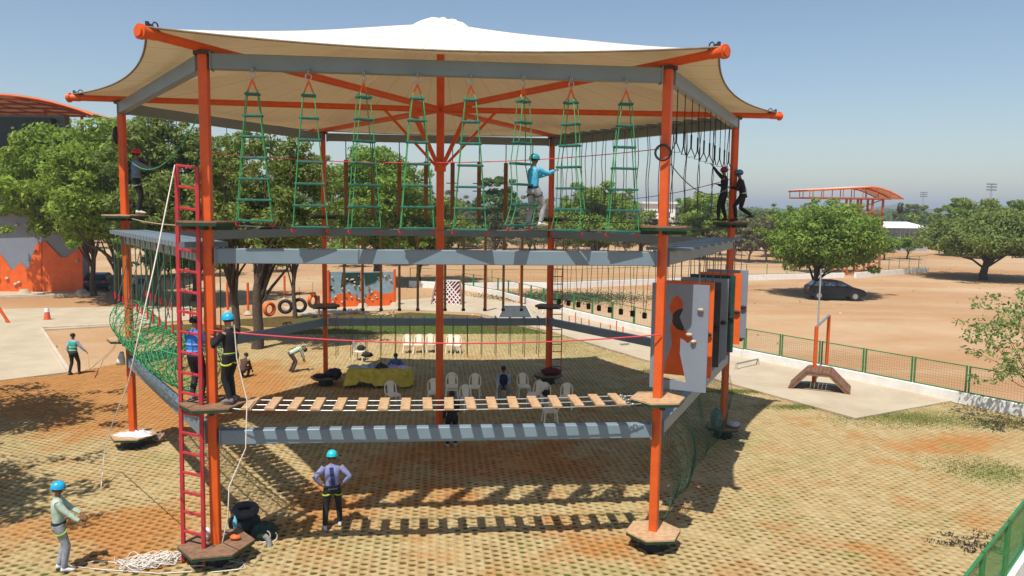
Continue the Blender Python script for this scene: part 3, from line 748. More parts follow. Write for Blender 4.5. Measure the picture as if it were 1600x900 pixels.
# ---- hanging cut-out panels on the lower right side
d23 = (POST[2] - P1).normalized(); w23 = d23.cross(Vector((0, 0, 1))).normalized(); ang23 = math.atan2(w23.y, w23.x)
def panel(t, zc, H, Wd, m, holes, label, edge=None, side=0.0):
    p = P1.lerp(POST[2], t); base = Vector((p.x, p.y, 0)) + w23 * side
    th = thing('swinging_obstacle', label, 'panel', base, ang23, 'hanging cut out panels on the right side')
    if edge is None: edge = [(-Wd / 2, -H / 2), (Wd / 2, -H / 2), (Wd / 2, H / 2), (-Wd / 2, H / 2)]
    loops = [[Vector((x, z, 0)) for x, z in edge]] + [[Vector((x, z, 0)) for x, z in h] for h in holes]
    tri = tessellate_polygon(loops); flat = [v for l in loops for v in l]; th_ = .055; b = MB()
    n = len(flat); vs = [(v.x, -th_ / 2, zc + v.y) for v in flat] + [(v.x, th_ / 2, zc + v.y) for v in flat]
    def fix(t3, s):
        A, B, C = [Vector(vs[i]) for i in t3]; nn = (B - A).cross(C - A); return t3 if nn.y * s > 0 else t3[::-1]
    fs = [fix(t, -1) for t in tri] + [fix(tuple(i + n for i in t), 1) for t in tri]; o = 0
    for l in loops:
        k = len(l); fs += [(o + i, o + (i + 1) % k, n + o + (i + 1) % k, n + o + i) for i in range(k)]; o += k
    b.add(vs, fs); b.build('board', m, th, False)
    for sx in (-1, 1):
        r = MB(); r.tube([(sx * Wd * .32, 0, zc + H / 2), (sx * Wd * .32, 0, ZM - .1)], .012, 5); r.build('rope', GREYR, th, False)
    return th
HOLD = mat('pale_hold', (.5, .42, .30), .85)
def circ(cx, cz, r, n=12, sx=1): return [(cx + r * sx * math.cos(2 * math.pi * k / n), cz + r * math.sin(2 * math.pi * k / n)) for k in range(n)]
h1 = [(x * .86 - .07, z) for x, z in [(-.33, -.98), (-.24, -.55), (-.10, -.18), (-.16, .18), (-.10, .40), (-.20, .62), (-.12, .84), (.02, .90), (.14, .80), (.16, .60), (.08, .44), (.20, .22), (.42, -.02), (.30, -.12), (.12, -.02), (.12, -.35), (.22, -.70), (.30, -.98), (.02, -.94)]]
p1 = panel(.085, 4.42, 2.3, 1.22, GREYB, [h1], 'grey cut out panel with a leaping figure shaped hole, nearest to the front right post', side=.24)
for q, (x, z) in enumerate([(-.42, 4.72), (.22, 4.50), (.32, 4.36), (.44, 5.05)]):
    hm = MB(); hm.ball((x, -.06, z), (.07, .05, .04), 7, 4, jit=.5); hm.build('handhold', HOLD, p1, False)
specs = [(.185, ORANGE2, [circ(-.1, .2, .26), circ(.05, -.6, .2)], 'bright orange hanging panel with round holes, right behind the first grey panel', 1.15, 2.15),
         (.29, DGREY, [[(-.3, -.8), (.1, -.85), (.25, -.1), (.05, .5), (-.25, .3)]], 'black hanging panel just behind the nearest orange panel', 1.15, 2.0),
         (.41, GREYB, [circ(.0, .3, .3, 8), circ(-.15, -.55, .2, 6)], 'grey hanging panel in the middle of the row, behind the black one', 1.15, 2.0),
         (.53, DGREENB, [circ(.0, .0, .33, 6)], 'dark green hanging panel between a grey and an orange panel', 1.15, 2.0),
         (.66, ORANGE2, [circ(.0, .2, .28, 5)], 'orange hanging panel second from the far right post', 1.15, 1.95),
         (.80, GREYB, [circ(-.2, .0, .25, 10)], 'pale grey hanging panel farthest back, next to the right post', 1.15, 1.95)]
for t, mm, hl, lb, W_, H_ in specs:
    pp = panel(t, 4.42 + .06, H_, W_, mm, hl, lb, side=.22)
    hm = MB(); hm.ball((W_ / 2 - .1, -.07, 4.4), (.1, .06, .05), 8, 5, jit=.25); hm.build('handhold', BLACK, pp, False)
# ---- green cargo net under the right side
def net_mesh(a, b, z0, z1, cell, r, sagf, m, name):
    d = (b - a); L_ = d.length; d.normalize(); s = d.cross(Vector((0, 0, 1)))
    nx_ = int(L_ / cell); nz_ = max(2, int((z1 - z0) / cell)); bb = MB()
    def pt(i, j):
        u, v = i / nx_, j / nz_
        return a + d * (L_ * u) + s * (sagf * math.sin(math.pi * v) * (.6 + .4 * math.sin(u * 9)) + .05 * math.sin(u * 23 + v * 5)) + Vector((0, 0, z0 + (z1 - z0) * v + .06 * math.sin(u * 14) * (1 - v)))
    for j in range(nz_):
        for i in range(nx_):
            bb.tube([pt(i, j), pt(i + 1, j + 1)], r, 3, caps=False, smooth=False); bb.tube([pt(i + 1, j), pt(i, j + 1)], r, 3, caps=False, smooth=False)
    return bb.build(name, m)
tag(net_mesh(P1 + d23 * .5, POST[2] - d23 * .3, .25, 2.4, 0.19, .0042, .35, mat('cargo_net', (.02, .10, .05), .8), 'cargo_net'), 'dark green cargo net hanging under the lower right beam to the ground', 'net')
# ---- net tunnel on the lower left side
def tunnel():
    a, b = POST[5].lerp(P0, .035), POST[5].lerp(P0, .93); d = (b - a).normalized(); s = d.cross(Vector((0, 0, 1)))
    t = thing('net_tunnel', 'bright green rope net tunnel sloping along the lower left side', 'net tunnel', Vector((a.x, a.y, 3.24)))
    L_ = (b - a).length; NA, NR = 60, 20; zc = 3.24 + .58
    def pt(i, k):
        u = i / NA; ang = 2 * math.pi * (k + .5 * (i % 2)) / NR; r = .54 * (1 + .06 * math.sin(i * 1.7 + k))
        sg = .25 * 4 * u * (1 - u)
        return a + d * (L_ * u) + s * (r * math.cos(ang)) + Vector((0, 0, zc - sg + r * math.sin(ang)))
    bb = MB()
    for i in range(NA):
        for k in range(NR):
            o = k if i % 2 == 0 else k + 1
            bb.tube([pt(i, k), pt(i + 1, k)], .0072, 3, False, False); bb.tube([pt(i, k), pt(i + 1, (k - 1) if i % 2 == 0 else k + 1)], .0072, 3, False, False)
    stuff(bb.build('netting', GREENN, t))
    for i in range(0, NA + 1, 6):
        u = i / NA; c = a + d * (L_ * u) + Vector((0, 0, zc - .25 * 4 * u * (1 - u))); rr_ = MB(); rr_.torus(c, d, .55, .014, 22, 5); rr_.build('hoop', GREENN, t)
    for k in range(5):
        ang = math.pi * 2 * k / 5 + .6; q = MB(); q.tube([a + d * (L_ * i / 8) + s * (.55 * math.cos(ang)) + Vector((0, 0, zc - .25 * 4 * (i / 8) * (1 - i / 8) + .55 * math.sin(ang))) for i in range(9)], .018, 5); q.build('side_rope', GREENR, t)
    for k in range(5):
        c = a + d * (L_ * (.12 + .18 * k)); q = MB()
        for sx in (-1, 1): q.tube([c + s * (.55 * sx) + Vector((0, 0, zc + .3)), c + s * (.1 * sx) + Vector((0, 0, ZM - .14))], .012, 4)
        q.build('support_rope', GREYR, t)
tunnel()
# ================================================================ RED LADDER
def red_ladder():
    bl, br = G(288, 880), G(318, 868)
    bl, br = G(287, 876), G(319, 884)
    tl = AT(276, 258, bl.y + .12); tr_ = AT(308, 262, br.y + .12)
    t = thing('red_ladder', 'tall red steel ladder standing upright in front of the front left post', 'ladder', Vector((bl.x, bl.y, 0)))
    for a, b in ((bl, tl), (br, tr_)):
        m = MB(); m.bar(a, b, .075, .075, up=(0, 1, 0), bev=.01); m.build('rail', REDL, t)
    n = 20
    for i in range(n):
        u = .028 + i * (.972 / (n - 1)); m = MB(); m.bar(lerp(bl, tl, u), lerp(br, tr_, u), .05, .05, bev=.008); m.build('rung', REDL, t)
    return t, tl
ladder, ladtop = red_ladder()
line('rope', [ladtop + Vector((-.02, -.04, 0)), lerp(ladtop, AT(200, 600, -9.5), .5), AT(200, 600, -9.6), G(166, 745) + Vector((0, 0, .9)), G(158, 765) + Vector((0, 0, .05))], .012, WHITER, 'white rope running from the top of the red ladder down to the ground')
line('rope', [AT(366, 508, -8.2), AT(370, 560, -8.15), AT(386, 625, -8.3), AT(384, 700, -8.35), AT(358, 760, -8.45), AT(356, 810, -8.7), G(345, 858, .1), G(318, 884, .03), G(296, 884, .02), G(306, 872, .02), G(345, 874, .02), G(385, 880, .02), G(372, 890, .02), G(330, 894, .02)], .012, WHITER, 'white rope dropping from the lower left platform and looping on the ground')
# heap of loose rope
rnd = random.Random(5); hb = MB(); hc = G(232, 880)
for k in range(18):
    c = hc + Vector((rnd.uniform(-.35, .35), rnd.uniform(-.16, .16), 0)); pts = []
    rx, ry, ph = rnd.uniform(.12, .42), rnd.uniform(.1, .25), rnd.uniform(0, 6)
    for i in range(26):
        a = ph + i * .42; pts.append(c + Vector((rx * math.cos(a) * (1 + .3 * math.sin(i * .9)), ry * math.sin(a * 1.1), .02 + .16 * abs(math.sin(i * .7 + k)) * rnd.random())))
    hb.tube(pts, .009, 5)
pts = [hc, G(190, 880, .02), G(150, 876, .02), G(110, 884, .02), G(160, 890, .02), G(250, 896, .02), G(300, 893, .02)]; hb.tube(pts, .010, 5)
pts = [hc, G(270, 872, .02), G(300, 866, .02), G(340, 868, .02), G(378, 876, .02), G(384, 888, .02), G(340, 893, .02)]; hb.tube(pts, .010, 5)
tag(hb.build('rope_heap', WHITER), 'tangled heap of white rope on the paving left of the red ladder', 'rope')
# ================================================================ GEAR at the foot of the front left post
def tyre(name, c, ax, R, r, m, label, group=None, rz=0):
    b = MB(); b.torus(c, ax, R, r, 26, 10, sq=1.15); o = b.build(name, m); tag(o, label, 'tyre', group); return o
g1 = G(380, 836)
tyre('tyre', g1 + Vector((.02, .1, .52)), (0, -.1, 1), .22, .085, mat('grey_tyre', (.05, .052, .06), .7, .2, 10), 'dark grey tyre lying flat on top of the gear beside the front left post')
b = MB(); b.ball(g1 + Vector((.0, .1, .22)), (.36, .26, .25), 12, 8, jit=.18, rnd=rnd); bo = b.build('gear_bag', mat('black_bag', (.02, .022, .025), .7, .3, 9)); tag(bo, 'black bulging gear bag under the flat tyre', 'bag')
b = MB(); c = G(370, 838); b.tube([c + Vector((0, -.1, .2)), c + Vector((0, -.1, .40)), c + Vector((0, -.1, .44)), c + Vector((0, -.1, .50))], [.045, .045, .025, .022], 12); tag(b.build('water_bottle', mat('blue_plastic', (.18, .55, .65), .25)), 'light blue water bottle standing beside the tyre', 'bottle')
c = G(398, 856); b = MB(); b.torus(c + Vector((.03, 0, .02)), (.25, -1, .1), .27, .055, 20, 8, arc=(-.1, 3.3)); tag(b.build('tyre', mat('pale_grey_tyre', (.33, .33, .32), .7)), 'pale grey half buried tyre arch next to the gear pile', 'tyre')
c = G(412, 842); b = MB(); b.ball(c + Vector((0, .05, .16)), (.28, .22, .2), 12, 8, jit=.2, rnd=rnd); bo = b.build('backpack', mat('dark_green_pack', (.02, .05, .04), .8, .3, 9)); tag(bo, 'dark green backpack with pale straps leaning behind the grey tyre arch', 'backpack')
b = MB(); b.torus(c + Vector((.05, -.2, .14)), (.3, -1, 0), .13, .014, 14, 5, arc=(0, 3.4)); b.torus(c + Vector((.22, -.15, .1)), (.6, -1, 0), .1, .012, 14, 5, arc=(0, 3.4)); b.build('strap', WHITER, bo)
c = G(322, 820); b = MB(); b.ball(POST[0] + Vector((-.20, .10, ZB + .14)), (.08, .07, .13), 9, 7, jit=.5, rnd=rnd); tag(b.build('plastic_bag', mat('white_plastic', (.75, .72, .74), .5)), 'crumpled white plastic bag on the base platform behind the red ladder', 'bag')
b = MB(); b.ball(POST[0] + Vector((.34, .10, ZB + .06)), (.11, .07, .05), 9, 6, jit=.35, rnd=rnd); tag(b.build('gear_pouch', ORANGE2), 'orange pouch on the base platform of the front left post', 'pouch')
# at other posts
b = crumple(POST[5] + Vector((.08, -.05, ZB + .005)), .5, .33, .15, 4)
tag(b.build('cloth_pile', mat('pale_cloth', (.66, .60, .62), .9, .15, 8)), 'pale crumpled cloths piled on the base platform of the left post', 'cloth')
b = MB(); c = G(240, 690)
for k in range(9):
    q = c + Vector((rnd.uniform(-.3, .35), rnd.uniform(-.15, .2), 0)); a_ = rnd.uniform(0, 6); b.tube([q + Vector((math.cos(a_ + j) * .2, math.sin(a_ + j * 1.3) * .13, .04 + .28 * abs(math.sin(j * 1.1 + k)) * (1 - k / 12))) for j in range(7)], .03, 5)
tag(b.build('harness_pile', mat('brown_webbing', (.30, .20, .15), .85, .25, 9)), 'heap of brown harness webbing on the ground right of the left post', 'harness')
b = MB(); b.ball(POST[4] + Vector((.35, -.2, ZB + .16)), (.34, .25, .2), 12, 8, jit=.25, rnd=rnd); b.ball(POST[4] + Vector((-.2, -.3, ZB + .08)), (.3, .2, .1), 10, 6, jit=.25, rnd=rnd)
tag(b.build('bag_pile', mat('dark_bags', (.025, .02, .03), .8, .3, 8)), 'dark bags heaped on the base platform of the back left post', 'bag')
b = MB(); b.ball(POST[3] + Vector((.1, -.15, ZB + .14)), (.42, .25, .17), 12, 8, jit=.25, rnd=rnd); tag(b.build('bag_pile', mat('maroon_bags', (.10, .015, .02), .8, .3, 8)), 'maroon bags heaped on the base platform of the back right post', 'bag')
b = MB(); b.ball(POST[2] + Vector((-.35, -.3, ZB + .30)), (.20, .18, .34), 10, 8, jit=.25, rnd=rnd); tag(b.build('rope_bag', mat('teal_net_bag', (.10, .17, .16), .8, .3, 8)), 'pale teal rope bag on the base platform of the right post', 'bag')
b = MB(); b.ball(POST[2] + Vector((.25, -.2, ZB + .1)), (.22, .2, .1), 10, 6, jit=.25, rnd=rnd); tag(b.build('cloth_bundle', mat('grey_cloth', (.35, .35, .38), .9)), 'grey cloth bundle on the base platform of the right post', 'cloth')
b = MB(); c = POST[5] + Vector((-.18, -.14, 2.55)); b.loft([(c + Vector((0, 0, .3)), (1, 0, 0), (0, 1, 0), .05, .05), (c + Vector((-.03, 0, .05)), (1, 0, 0), (0, 1, 0), .12, .1), (c + Vector((-.05, 0, -.08)), (1, 0, 0), (0, 1, 0), .13, .1)], 9); tag(b.build('cloth_sack', mat('white_sack', (.7, .66, .58), .9)), 'white cloth sack hanging at the lower beam on the left post', 'sack')
b = MB(); b.ball(POST[5] + Vector((-.16, 0, 9.05)), (.10, .12, .26), 8, 7); tag(b.build('speaker_pouch', BLACK), 'black pouch fixed near the top of the left post', 'pouch')
# ================================================================ PEOPLE
SKIN = mat('skin_brown', (.22, .115, .07), .55, .08, 12); SKIN2 = mat('skin_light_brown', (.36, .21, .14), .55, .08, 12)
HAIR = mat('black_hair', (.012, .010, .009), .6); EYEW = mat('eye', (.02, .015, .012), .3)
_mc = {}
def cloth(c, rough=.85):
    k = (tuple(c), rough)
    if k not in _mc: _mc[k] = mat('cloth_%02d' % len(_mc), c, rough, .16, 9, bump=.35, bscale=14)
    return _mc[k]
def shiny(c):
    k = ('s', tuple(c))
    if k not in _mc: _mc[k] = mat('helmet_shell_%02d' % len(_mc), c, .28, .05, 4)
    return _mc[k]
def ik(a, t, l1, l2, bend):
    a, t = Vector(a), Vector(t); d = t - a; D = d.length; mx = (l1 + l2) * .998
    if D > mx: t = a + d * (mx / D); d = t - a; D = mx
    x = (l1 * l1 - l2 * l2 + D * D) / (2 * D); h = math.sqrt(max(0, l1 * l1 - x * x)); u = d / D
    b = Vector(bend); b = b - u * b.dot(u)
    if b.length < 1e-4: b = u.orthogonal()
    return a + u * x + b.normalized() * h, t
def person(label, loc, rz, height=1.72, pelvis=.93, lean=(0, 0), hands=((-.30, .02, .82), (.30, .02, .82)), feet=((-.11, 0, 0), (.11, 0, 0)),
           elbow=((-.4, -1, -.2), (.4, -1, -.2)), knee=((-.1, 1, 0), (.1, 1, 0)), head=(0, .1, 1), shirt=(.3, .3, .3), trousers=(.02, .02, .02), shoes=(.6, .6, .6),
           skin=None, hair=True, helmet=None, harness=None, vest=None, sleeve=.85, strap=None, belt=None, group=None, legs_bare=False, kneefree=None):
    skin = skin or SKIN; t = thing('person', label, 'person', loc, rz, group); sc = height / 1.72; t.scale = (sc, sc, sc)
    X = Vector((1, 0, 0))
    u = Vector((lean[0], lean[1], 1)).normalized(); P = Vector((0, 0, pelvis)); f = u.cross(X).normalized() * -1; f = X.cross(u) * -1
    r = u.cross(f) * -1; r = f.cross(u); f = u.cross(r)
    belly = P + u * .16; chest = P + u * .34; nb = P + u * .50; hd = Vector(head).normalized(); neck = nb + hd * .075
    skull = neck + hd * .12; crown = neck + hd * .20
    sh = [nb - u * .055 - r * .175, nb - u * .055 + r * .175]
    hip = [P - r * .095 - u * .02, P + r * .095 - u * .02]
    el, ha, kn, an, ft = [], [], [], [], []
    for i in (0, 1):
        e, h_ = ik(sh[i], hands[i], .285, .255, elbow[i]); el.append(e); ha.append(h_)
        fo = Vector(feet[i]) + Vector((0, 0, .085)); k_, a_ = ik(hip[i], fo, .43, .42, knee[i]); kn.append(k_); an.append(a_)
    # one continuous body: skin modifier over the skeleton, root at the pelvis
    V, E, Rr = [], [], []
    def v(p, rad): V.append(tuple(p)); Rr.append(rad if isinstance(rad, tuple) else (rad, rad)); return len(V) - 1
    def chain(start, pts):
        last = start
        for p, rad in pts: j = v(p, rad); E.append((last, j)); last = j
        return last
    root = v(P, (.125, .10)); c1 = chain(root, [(belly, (.115, .09)), (chest, (.125, .10))]); c2 = chain(c1, [(nb - u * .02, .07)])
    hface = (Vector((0, 1, 0)) - hd * hd.y).normalized() if abs(hd.y) < .95 else Vector((0, 0, -1))
    jaw = chain(c2, [(neck, .052), (neck + hd * .055 + hface * .02, .066), (skull, .086), (crown - hd * .01, .062)])
    for i in (0, 1):
        s_ = chain(c2 if False else c1, [(sh[i], .052)]); m1 = sh[i].lerp(el[i], .5); m2 = el[i].lerp(ha[i], .5)
        wr = chain(s_, [(m1, .045), (el[i], .037), (m2, .035), (ha[i], .024)])
        fd = (ha[i] - el[i]).normalized(); sd_ = fd.cross(Vector((0, 0, 1)));
        if sd_.length < .1: sd_ = fd.cross(Vector((0, 1, 0)))
        sd_.normalize(); dn = fd.cross(sd_).normalized(); dn = dn if dn.z < 0 else -dn
        pm = chain(wr, [(ha[i] + fd * .05, (.034, .020))])
        for q in range(4):
            L_ = [.062, .072, .068, .052][q]; b0 = ha[i] + fd * .085 + sd_ * (.027 - .018 * q)
            j = chain(pm, [(b0, .0095), (b0 + fd * L_ * .5 + dn * .012, .0085), (b0 + fd * L_ * .75 + dn * .035, .0075)])
        sg = 1 if i == 0 else -1
        chain(wr, [(ha[i] + fd * .03 + sd_ * .034, .011), (ha[i] + fd * .065 + sd_ * .052 + dn * .015, .010), (ha[i] + fd * .09 + sd_ * .045 + dn * .03, .008)])
        h_ = chain(root, [(hip[i], .082)]); k1 = hip[i].lerp(kn[i], .5); k2 = kn[i].lerp(an[i], .35)
        fw = Vector((0, 1, 0)); fw.z = 0
        chain(h_, [(k1, .075), (kn[i], .054), (k2, .052), (an[i], .036), (an[i] + fw * .08 - Vector((0, 0, .04)), .034), (an[i] + fw * .16 - Vector((0, 0, .055)), .028)])
    me = bpy.data.meshes.new('body'); me.from_pydata(V, E, []); me.materials.append(skin)
    bo = bpy.data.objects.new('body', me); col.objects.link(bo); bo.parent = t
    sk = bo.modifiers.new('skin', 'SKIN'); sk.use_smooth_shade = True
    for i, rad in enumerate(Rr): me.skin_vertices[0].data[i].radius = rad
    me.skin_vertices[0].data[0].use_root = True
    ss = bo.modifiers.new('smooth', 'SUBSURF'); ss.levels = 1; ss.render_levels = 1
    # head details
    side = hd.cross(hface).normalized()
    for sx in (-1, 1):
        m = MB(); m.ball(skull - hd * .01 + side * (.083 * sx), (.012, .018, .028), 6, 5); m.build('ear', skin, t, False)
        m = MB(); m.ball(skull + hface * .078 + side * (.03 * sx) + hd * .005, .011, 6, 5); m.build('eye', EYEW, t, False)
    m = MB(); m.tube([skull + hface * .078 + hd * .01, skull + hface * .102 - hd * .03, skull + hface * .08 - hd * .038], [.009, .016, .010], 6); m.build('nose', skin, t, False)
    m = MB(); m.tube([skull + hface * .078 - hd * .062 - side * .022, skull + hface * .086 - hd * .064, skull + hface * .078 - hd * .062 + side * .022], .006, 5); m.build('mouth', cloth((.12, .04, .035)), t, False)
    def dome(c, R, H, mtl, name, low=-.15, back=0.0):
        m = MB(); vs, fs = [], []; nu, nv = 16, 7
        for i in range(nv + 1):
            ph = math.asin(max(-1, min(1, low))) + (math.pi / 2 - math.asin(low)) * i / nv
            for k in range(nu):
                a = 2 * math.pi * k / nu; rr_ = R * math.cos(ph) * (1 + (.10 if abs(math.sin(a)) > .5 else 0))
                vs.append(c + side * (rr_ * math.cos(a)) + hface * (rr_ * math.sin(a)) + hd * (H * math.sin(ph)))
        for i in range(nv):
            for k in range(nu): fs.append((i * nu + k, i * nu + (k + 1) % nu, (i + 1) * nu + (k + 1) % nu, (i + 1) * nu + k))
        m.add(vs, fs, True); return m.build(name, mtl, t, False)
    if hair: dome(skull - hface * .012 + hd * .008, .094, .098, HAIR, 'hair', -.45)
    if helmet:
        ho = dome(skull + hd * .03, .118, .118, shiny(helmet), 'helmet', -.18)
        m = MB()
        for a_ in range(9):
            pass
        m.tube([skull + hd * .012 + side * (.122 * math.cos(q)) + hface * (.134 * math.sin(q)) for q in [2 * math.pi * j / 20 for j in range(21)]], .009, 5); m.build('helmet_rim', shiny(tuple(c * .7 for c in helmet)), ho, False)
        m = MB(); m.tube([skull + side * .10, skull + side * .07 - hd * .08 + hface * .03, skull - hd * .10 + hface * .045, skull - side * .07 - hd * .08 + hface * .03, skull - side * .10], .007, 4); m.build('chin_strap', BLACK, ho, False)
    # clothes
    S_ = cloth(shirt); m = MB()
    lo = P - u * .10
    m.loft([(lo, r, f, .150, .112), (P, r, f, .158, .118), (P + u * .12, r, f, .150, .108), (P + u * .26, r, f, .165, .115), (P + u * .38, r, f, .185, .118),
            (nb - u * .075, r, f, .185, .105), (nb - u * .02, r, f, .135, .085), (nb + u * .015, r, f, .075, .068), (nb + u * .035, r, f, .062, .06)], 18)
    for i in (0, 1):
        e_ = el[i] if sleeve > .5 else sh[i].lerp(el[i], .75); pts = [sh[i] + u * .012, sh[i].lerp(el[i], .35), sh[i].lerp(el[i], .75)]; rs = [.072, .068, .058]
        if sleeve > .5:
            pts += [el[i]] + [el[i].lerp(ha[i], q) for q in (.3, .65, sleeve)]; rs += [.054, .050, .044, .038]
        m.tube(pts, rs, 10)
    m.build('shirt', S_, t, False)
    T_ = cloth(trousers); m = MB()
    m.loft([(P + u * .045, r, f, .148, .110), (P - u * .04, r, f, .158, .120), (P - u * .12, r, f, .150, .115)], 16)
    for i in (0, 1):
        e_ = an[i] + (kn[i] - an[i]).normalized() * (.02 if not legs_bare else .30)
        m.tube([hip[i] + u * .03, hip[i].lerp(kn[i], .3), hip[i].lerp(kn[i], .7), kn[i], kn[i].lerp(e_, .35), kn[i].lerp(e_, .7), e_], [.098, .096, .078, .068, .066, .060, .054] if not legs_bare else [.098, .096, .082, .076, .074, .07, .07], 12)
    m.build('trousers', T_, t, False)
    for i in (0, 1):
        m = MB(); a_ = Vector(an[i]); ft_ = Vector((.15 * (-1 if i == 0 else 1), 1, 0)).normalized(); sdv = Vector((ft_.y, -ft_.x, 0))
        m.loft([(a_ + Vector((0, 0, -.075)) - ft_ * .06, sdv, Vector((0, 0, 1)), .034, .012), (a_ - ft_ * .05 - Vector((0, 0, .035)), sdv, Vector((0, 0, 1)), .042, .048), (a_ + ft_ * .03 - Vector((0, 0, .035)), sdv, Vector((0, 0, 1)), .046, .050), (a_ + ft_ * .12 - Vector((0, 0, .055)), sdv, Vector((0, 0, 1)), .048, .032), (a_ + ft_ * .19 - Vector((0, 0, .065)), sdv, Vector((0, 0, 1)), .032, .018)], 10)
        m.build('shoe', cloth(shoes), t, False)
    if vest:
        m = MB(); m.loft([(P + u * .0, r, f, .170, .130), (P + u * .13, r, f, .163, .121), (P + u * .28, r, f, .178, .128), (P + u * .40, r, f, .192, .128), (nb - u * .07, r, f, .165, .112), (nb - u * .01, r, f, .10, .09)], 18); vo = m.build('vest', cloth(vest[0]), t, False)
        if len(vest) > 1:
            for hh in (.10, .24):
                m = MB(); m.loft([(P + u * (hh - .018), r, f, .186, .140), (P + u * (hh + .018), r, f, .187, .140)], 18, caps=False); m.build('reflective_band', cloth(vest[1]), vo, False)
    if belt:
        m = MB(); m.loft([(P + u * .015, r, f, .168, .126), (P + u * .065, r, f, .166, .124)], 18, caps=False); m.build('belt', cloth(belt), t, False)
    if harness:
        for i in (0, 1):
            c = hip[i].lerp(kn[i], .28); ax_ = (kn[i] - hip[i]).normalized(); m = MB(); m.torus(c, ax_ + r * (.35 * (1 if i == 0 else -1)), .104, .014, 16, 5, sq=1.6); m.build('leg_loop', cloth(harness), t, False)
        m = MB(); m.loft([(P + u * .01, r, f, .172, .130), (P + u * .045, r, f, .171, .129)], 18, caps=False); m.build('waist_belt', cloth((.02, .03, .05)), t, False)
    if strap:
        m = MB(); m.bar(P + u * .08 - f * .128 + r * .02, nb - u * .02 - f * .105 - r * .02, .085, .02, up=-f); m.build('back_strap', cloth(strap), t, False)
    return t
g = G
person('man in a mint shirt, grey trousers and blue helmet standing at the lower left corner', g(95, 891), R_(-68), 1.74, hands=((.02, .44, 1.02), (.30, .40, .98)), elbow=((-.5, -1, -.6), (.6, -1, -.6)),
       feet=((-.09, -.03, 0), (.10, .06, 0)), shirt=(.40, .52, .42), trousers=(.30, .32, .36), shoes=(.62, .62, .62), helmet=(.02, .38, .68), harness=(.30, .42, .05), belt=(.03, .05, .04))
person('man seen from behind, hands on hips, lilac blue shirt and teal helmet, before the tower', g(520, 824), R_(8), 1.72, hands=((-.235, -.02, 1.00), (.235, -.02, 1.00)), elbow=((-1, -.45, 0), (1, -.45, 0)),
       feet=((-.17, -.10, 0), (.16, .10, 0)), shirt=(.22, .25, .46), trousers=(.018, .02, .02), shoes=(.55, .52, .52), helmet=(.02, .50, .62), harness=(.42, .52, .05), strap=(.03, .045, .17), belt=(.03, .05, .10))
pz = Vector((0, 0, 3.275))
person('person in black with a light blue helmet working a rope on the lower left platform', Vector((P0.x + .40, P0.y - .12, 0)) + pz, R_(62), 1.72, hands=((-.16, .30, 1.28), (.10, .34, 1.38)), elbow=((-.7, .2, -1), (.7, .1, -1)), lean=(0, .05),
       feet=((-.09, -.04, 0), (.10, .05, 0)), shirt=(.012, .012, .014), trousers=(.012, .012, .014), shoes=(.18, .18, .18), helmet=(.02, .36, .62), harness=(.45, .55, .06), belt=(.45, .55, .06), skin=SKIN2)
person('person in a bright blue vest behind the red ladder on the lower left platform', Vector((P0.x - .34, P0.y + .10, 0)) + pz, R_(-30), 1.66, hands=((-.12, .28, 1.18), (.12, .32, 1.20)), elbow=((-.7, .0, -1), (.7, .0, -1)),
       feet=((-.09, -.02, 0), (.10, .05, 0)), shirt=(.05, .18, .55), trousers=(.03, .03, .035), shoes=(.2, .2, .22), vest=((.03, .22, .70), (.25, .42, .80)), skin=SKIN2, belt=(.02, .02, .03))
person('man in a green reflective vest and black trousers walking on red soil at left', g(116, 585), R_(-20), 1.74, hands=((-.24, .02, .86), (.42, .22, .95)), elbow=((-.4, -1, 0), (.3, -1, -.2)), feet=((-.12, -.12, 0), (.12, .14, 0)),
       shirt=(.32, .38, .50), trousers=(.015, .015, .018), shoes=(.05, .05, .05), vest=((.02, .38, .26), (.55, .62, .55)))
person('climber in a red helmet, grey shirt and black trousers on the upper left platform', POST[5] + Vector((.42, -.22, 6.85)), R_(-78), 1.78, hands=((-.05, .50, 1.22), (.12, .52, 1.20)), elbow=((-.5, -.2, -1), (.5, -.2, -1)), feet=((-.09, 0, 0), (.09, .05, 0)),
       shirt=(.16, .20, .34), trousers=(.012, .016, .014), shoes=(.62, .58, .5), helmet=(.55, .02, .015), belt=(.3, .35, .4), harness=(.2, .25, .25))
cl = AT(832, 350, P0.y + .15)
person('climber in a cyan and purple shirt with a teal helmet standing on the rope ladders', Vector((cl.x - .02, P0.y - .05, cl.z - .08)), R_(-62), 1.44, hands=((-.02, .46, 1.30), (.16, .50, 1.38)), elbow=((-.6, -.2, -1), (.6, -.2, -1)), feet=((-.10, -.10, 0), (.10, .16, .06)),
       shirt=(.06, .42, .66), trousers=(.34, .34, .36), shoes=(.6, .6, .6), helmet=(.02, .30, .34), belt=(.02, .03, .03), harness=(.02, .05, .05), vest=((.16, .12, .42),) if False else None)
person('climber in black and red helmet reaching up to a grip on the upper right platform', POST[2] + Vector((-.34, -.15, 6.85)), R_(55), 1.60, hands=((-.22, .40, 1.84), (.16, .28, 1.20)), elbow=((-.5, .6, -.8), (.6, .2, -1)), feet=((-.20, .10, 0), (.12, -.06, 0)),
       shirt=(.012, .014, .018), trousers=(.012, .012, .016), shoes=(.03, .03, .03), helmet=(.35, .015, .03), belt=(.10, .12, .14))
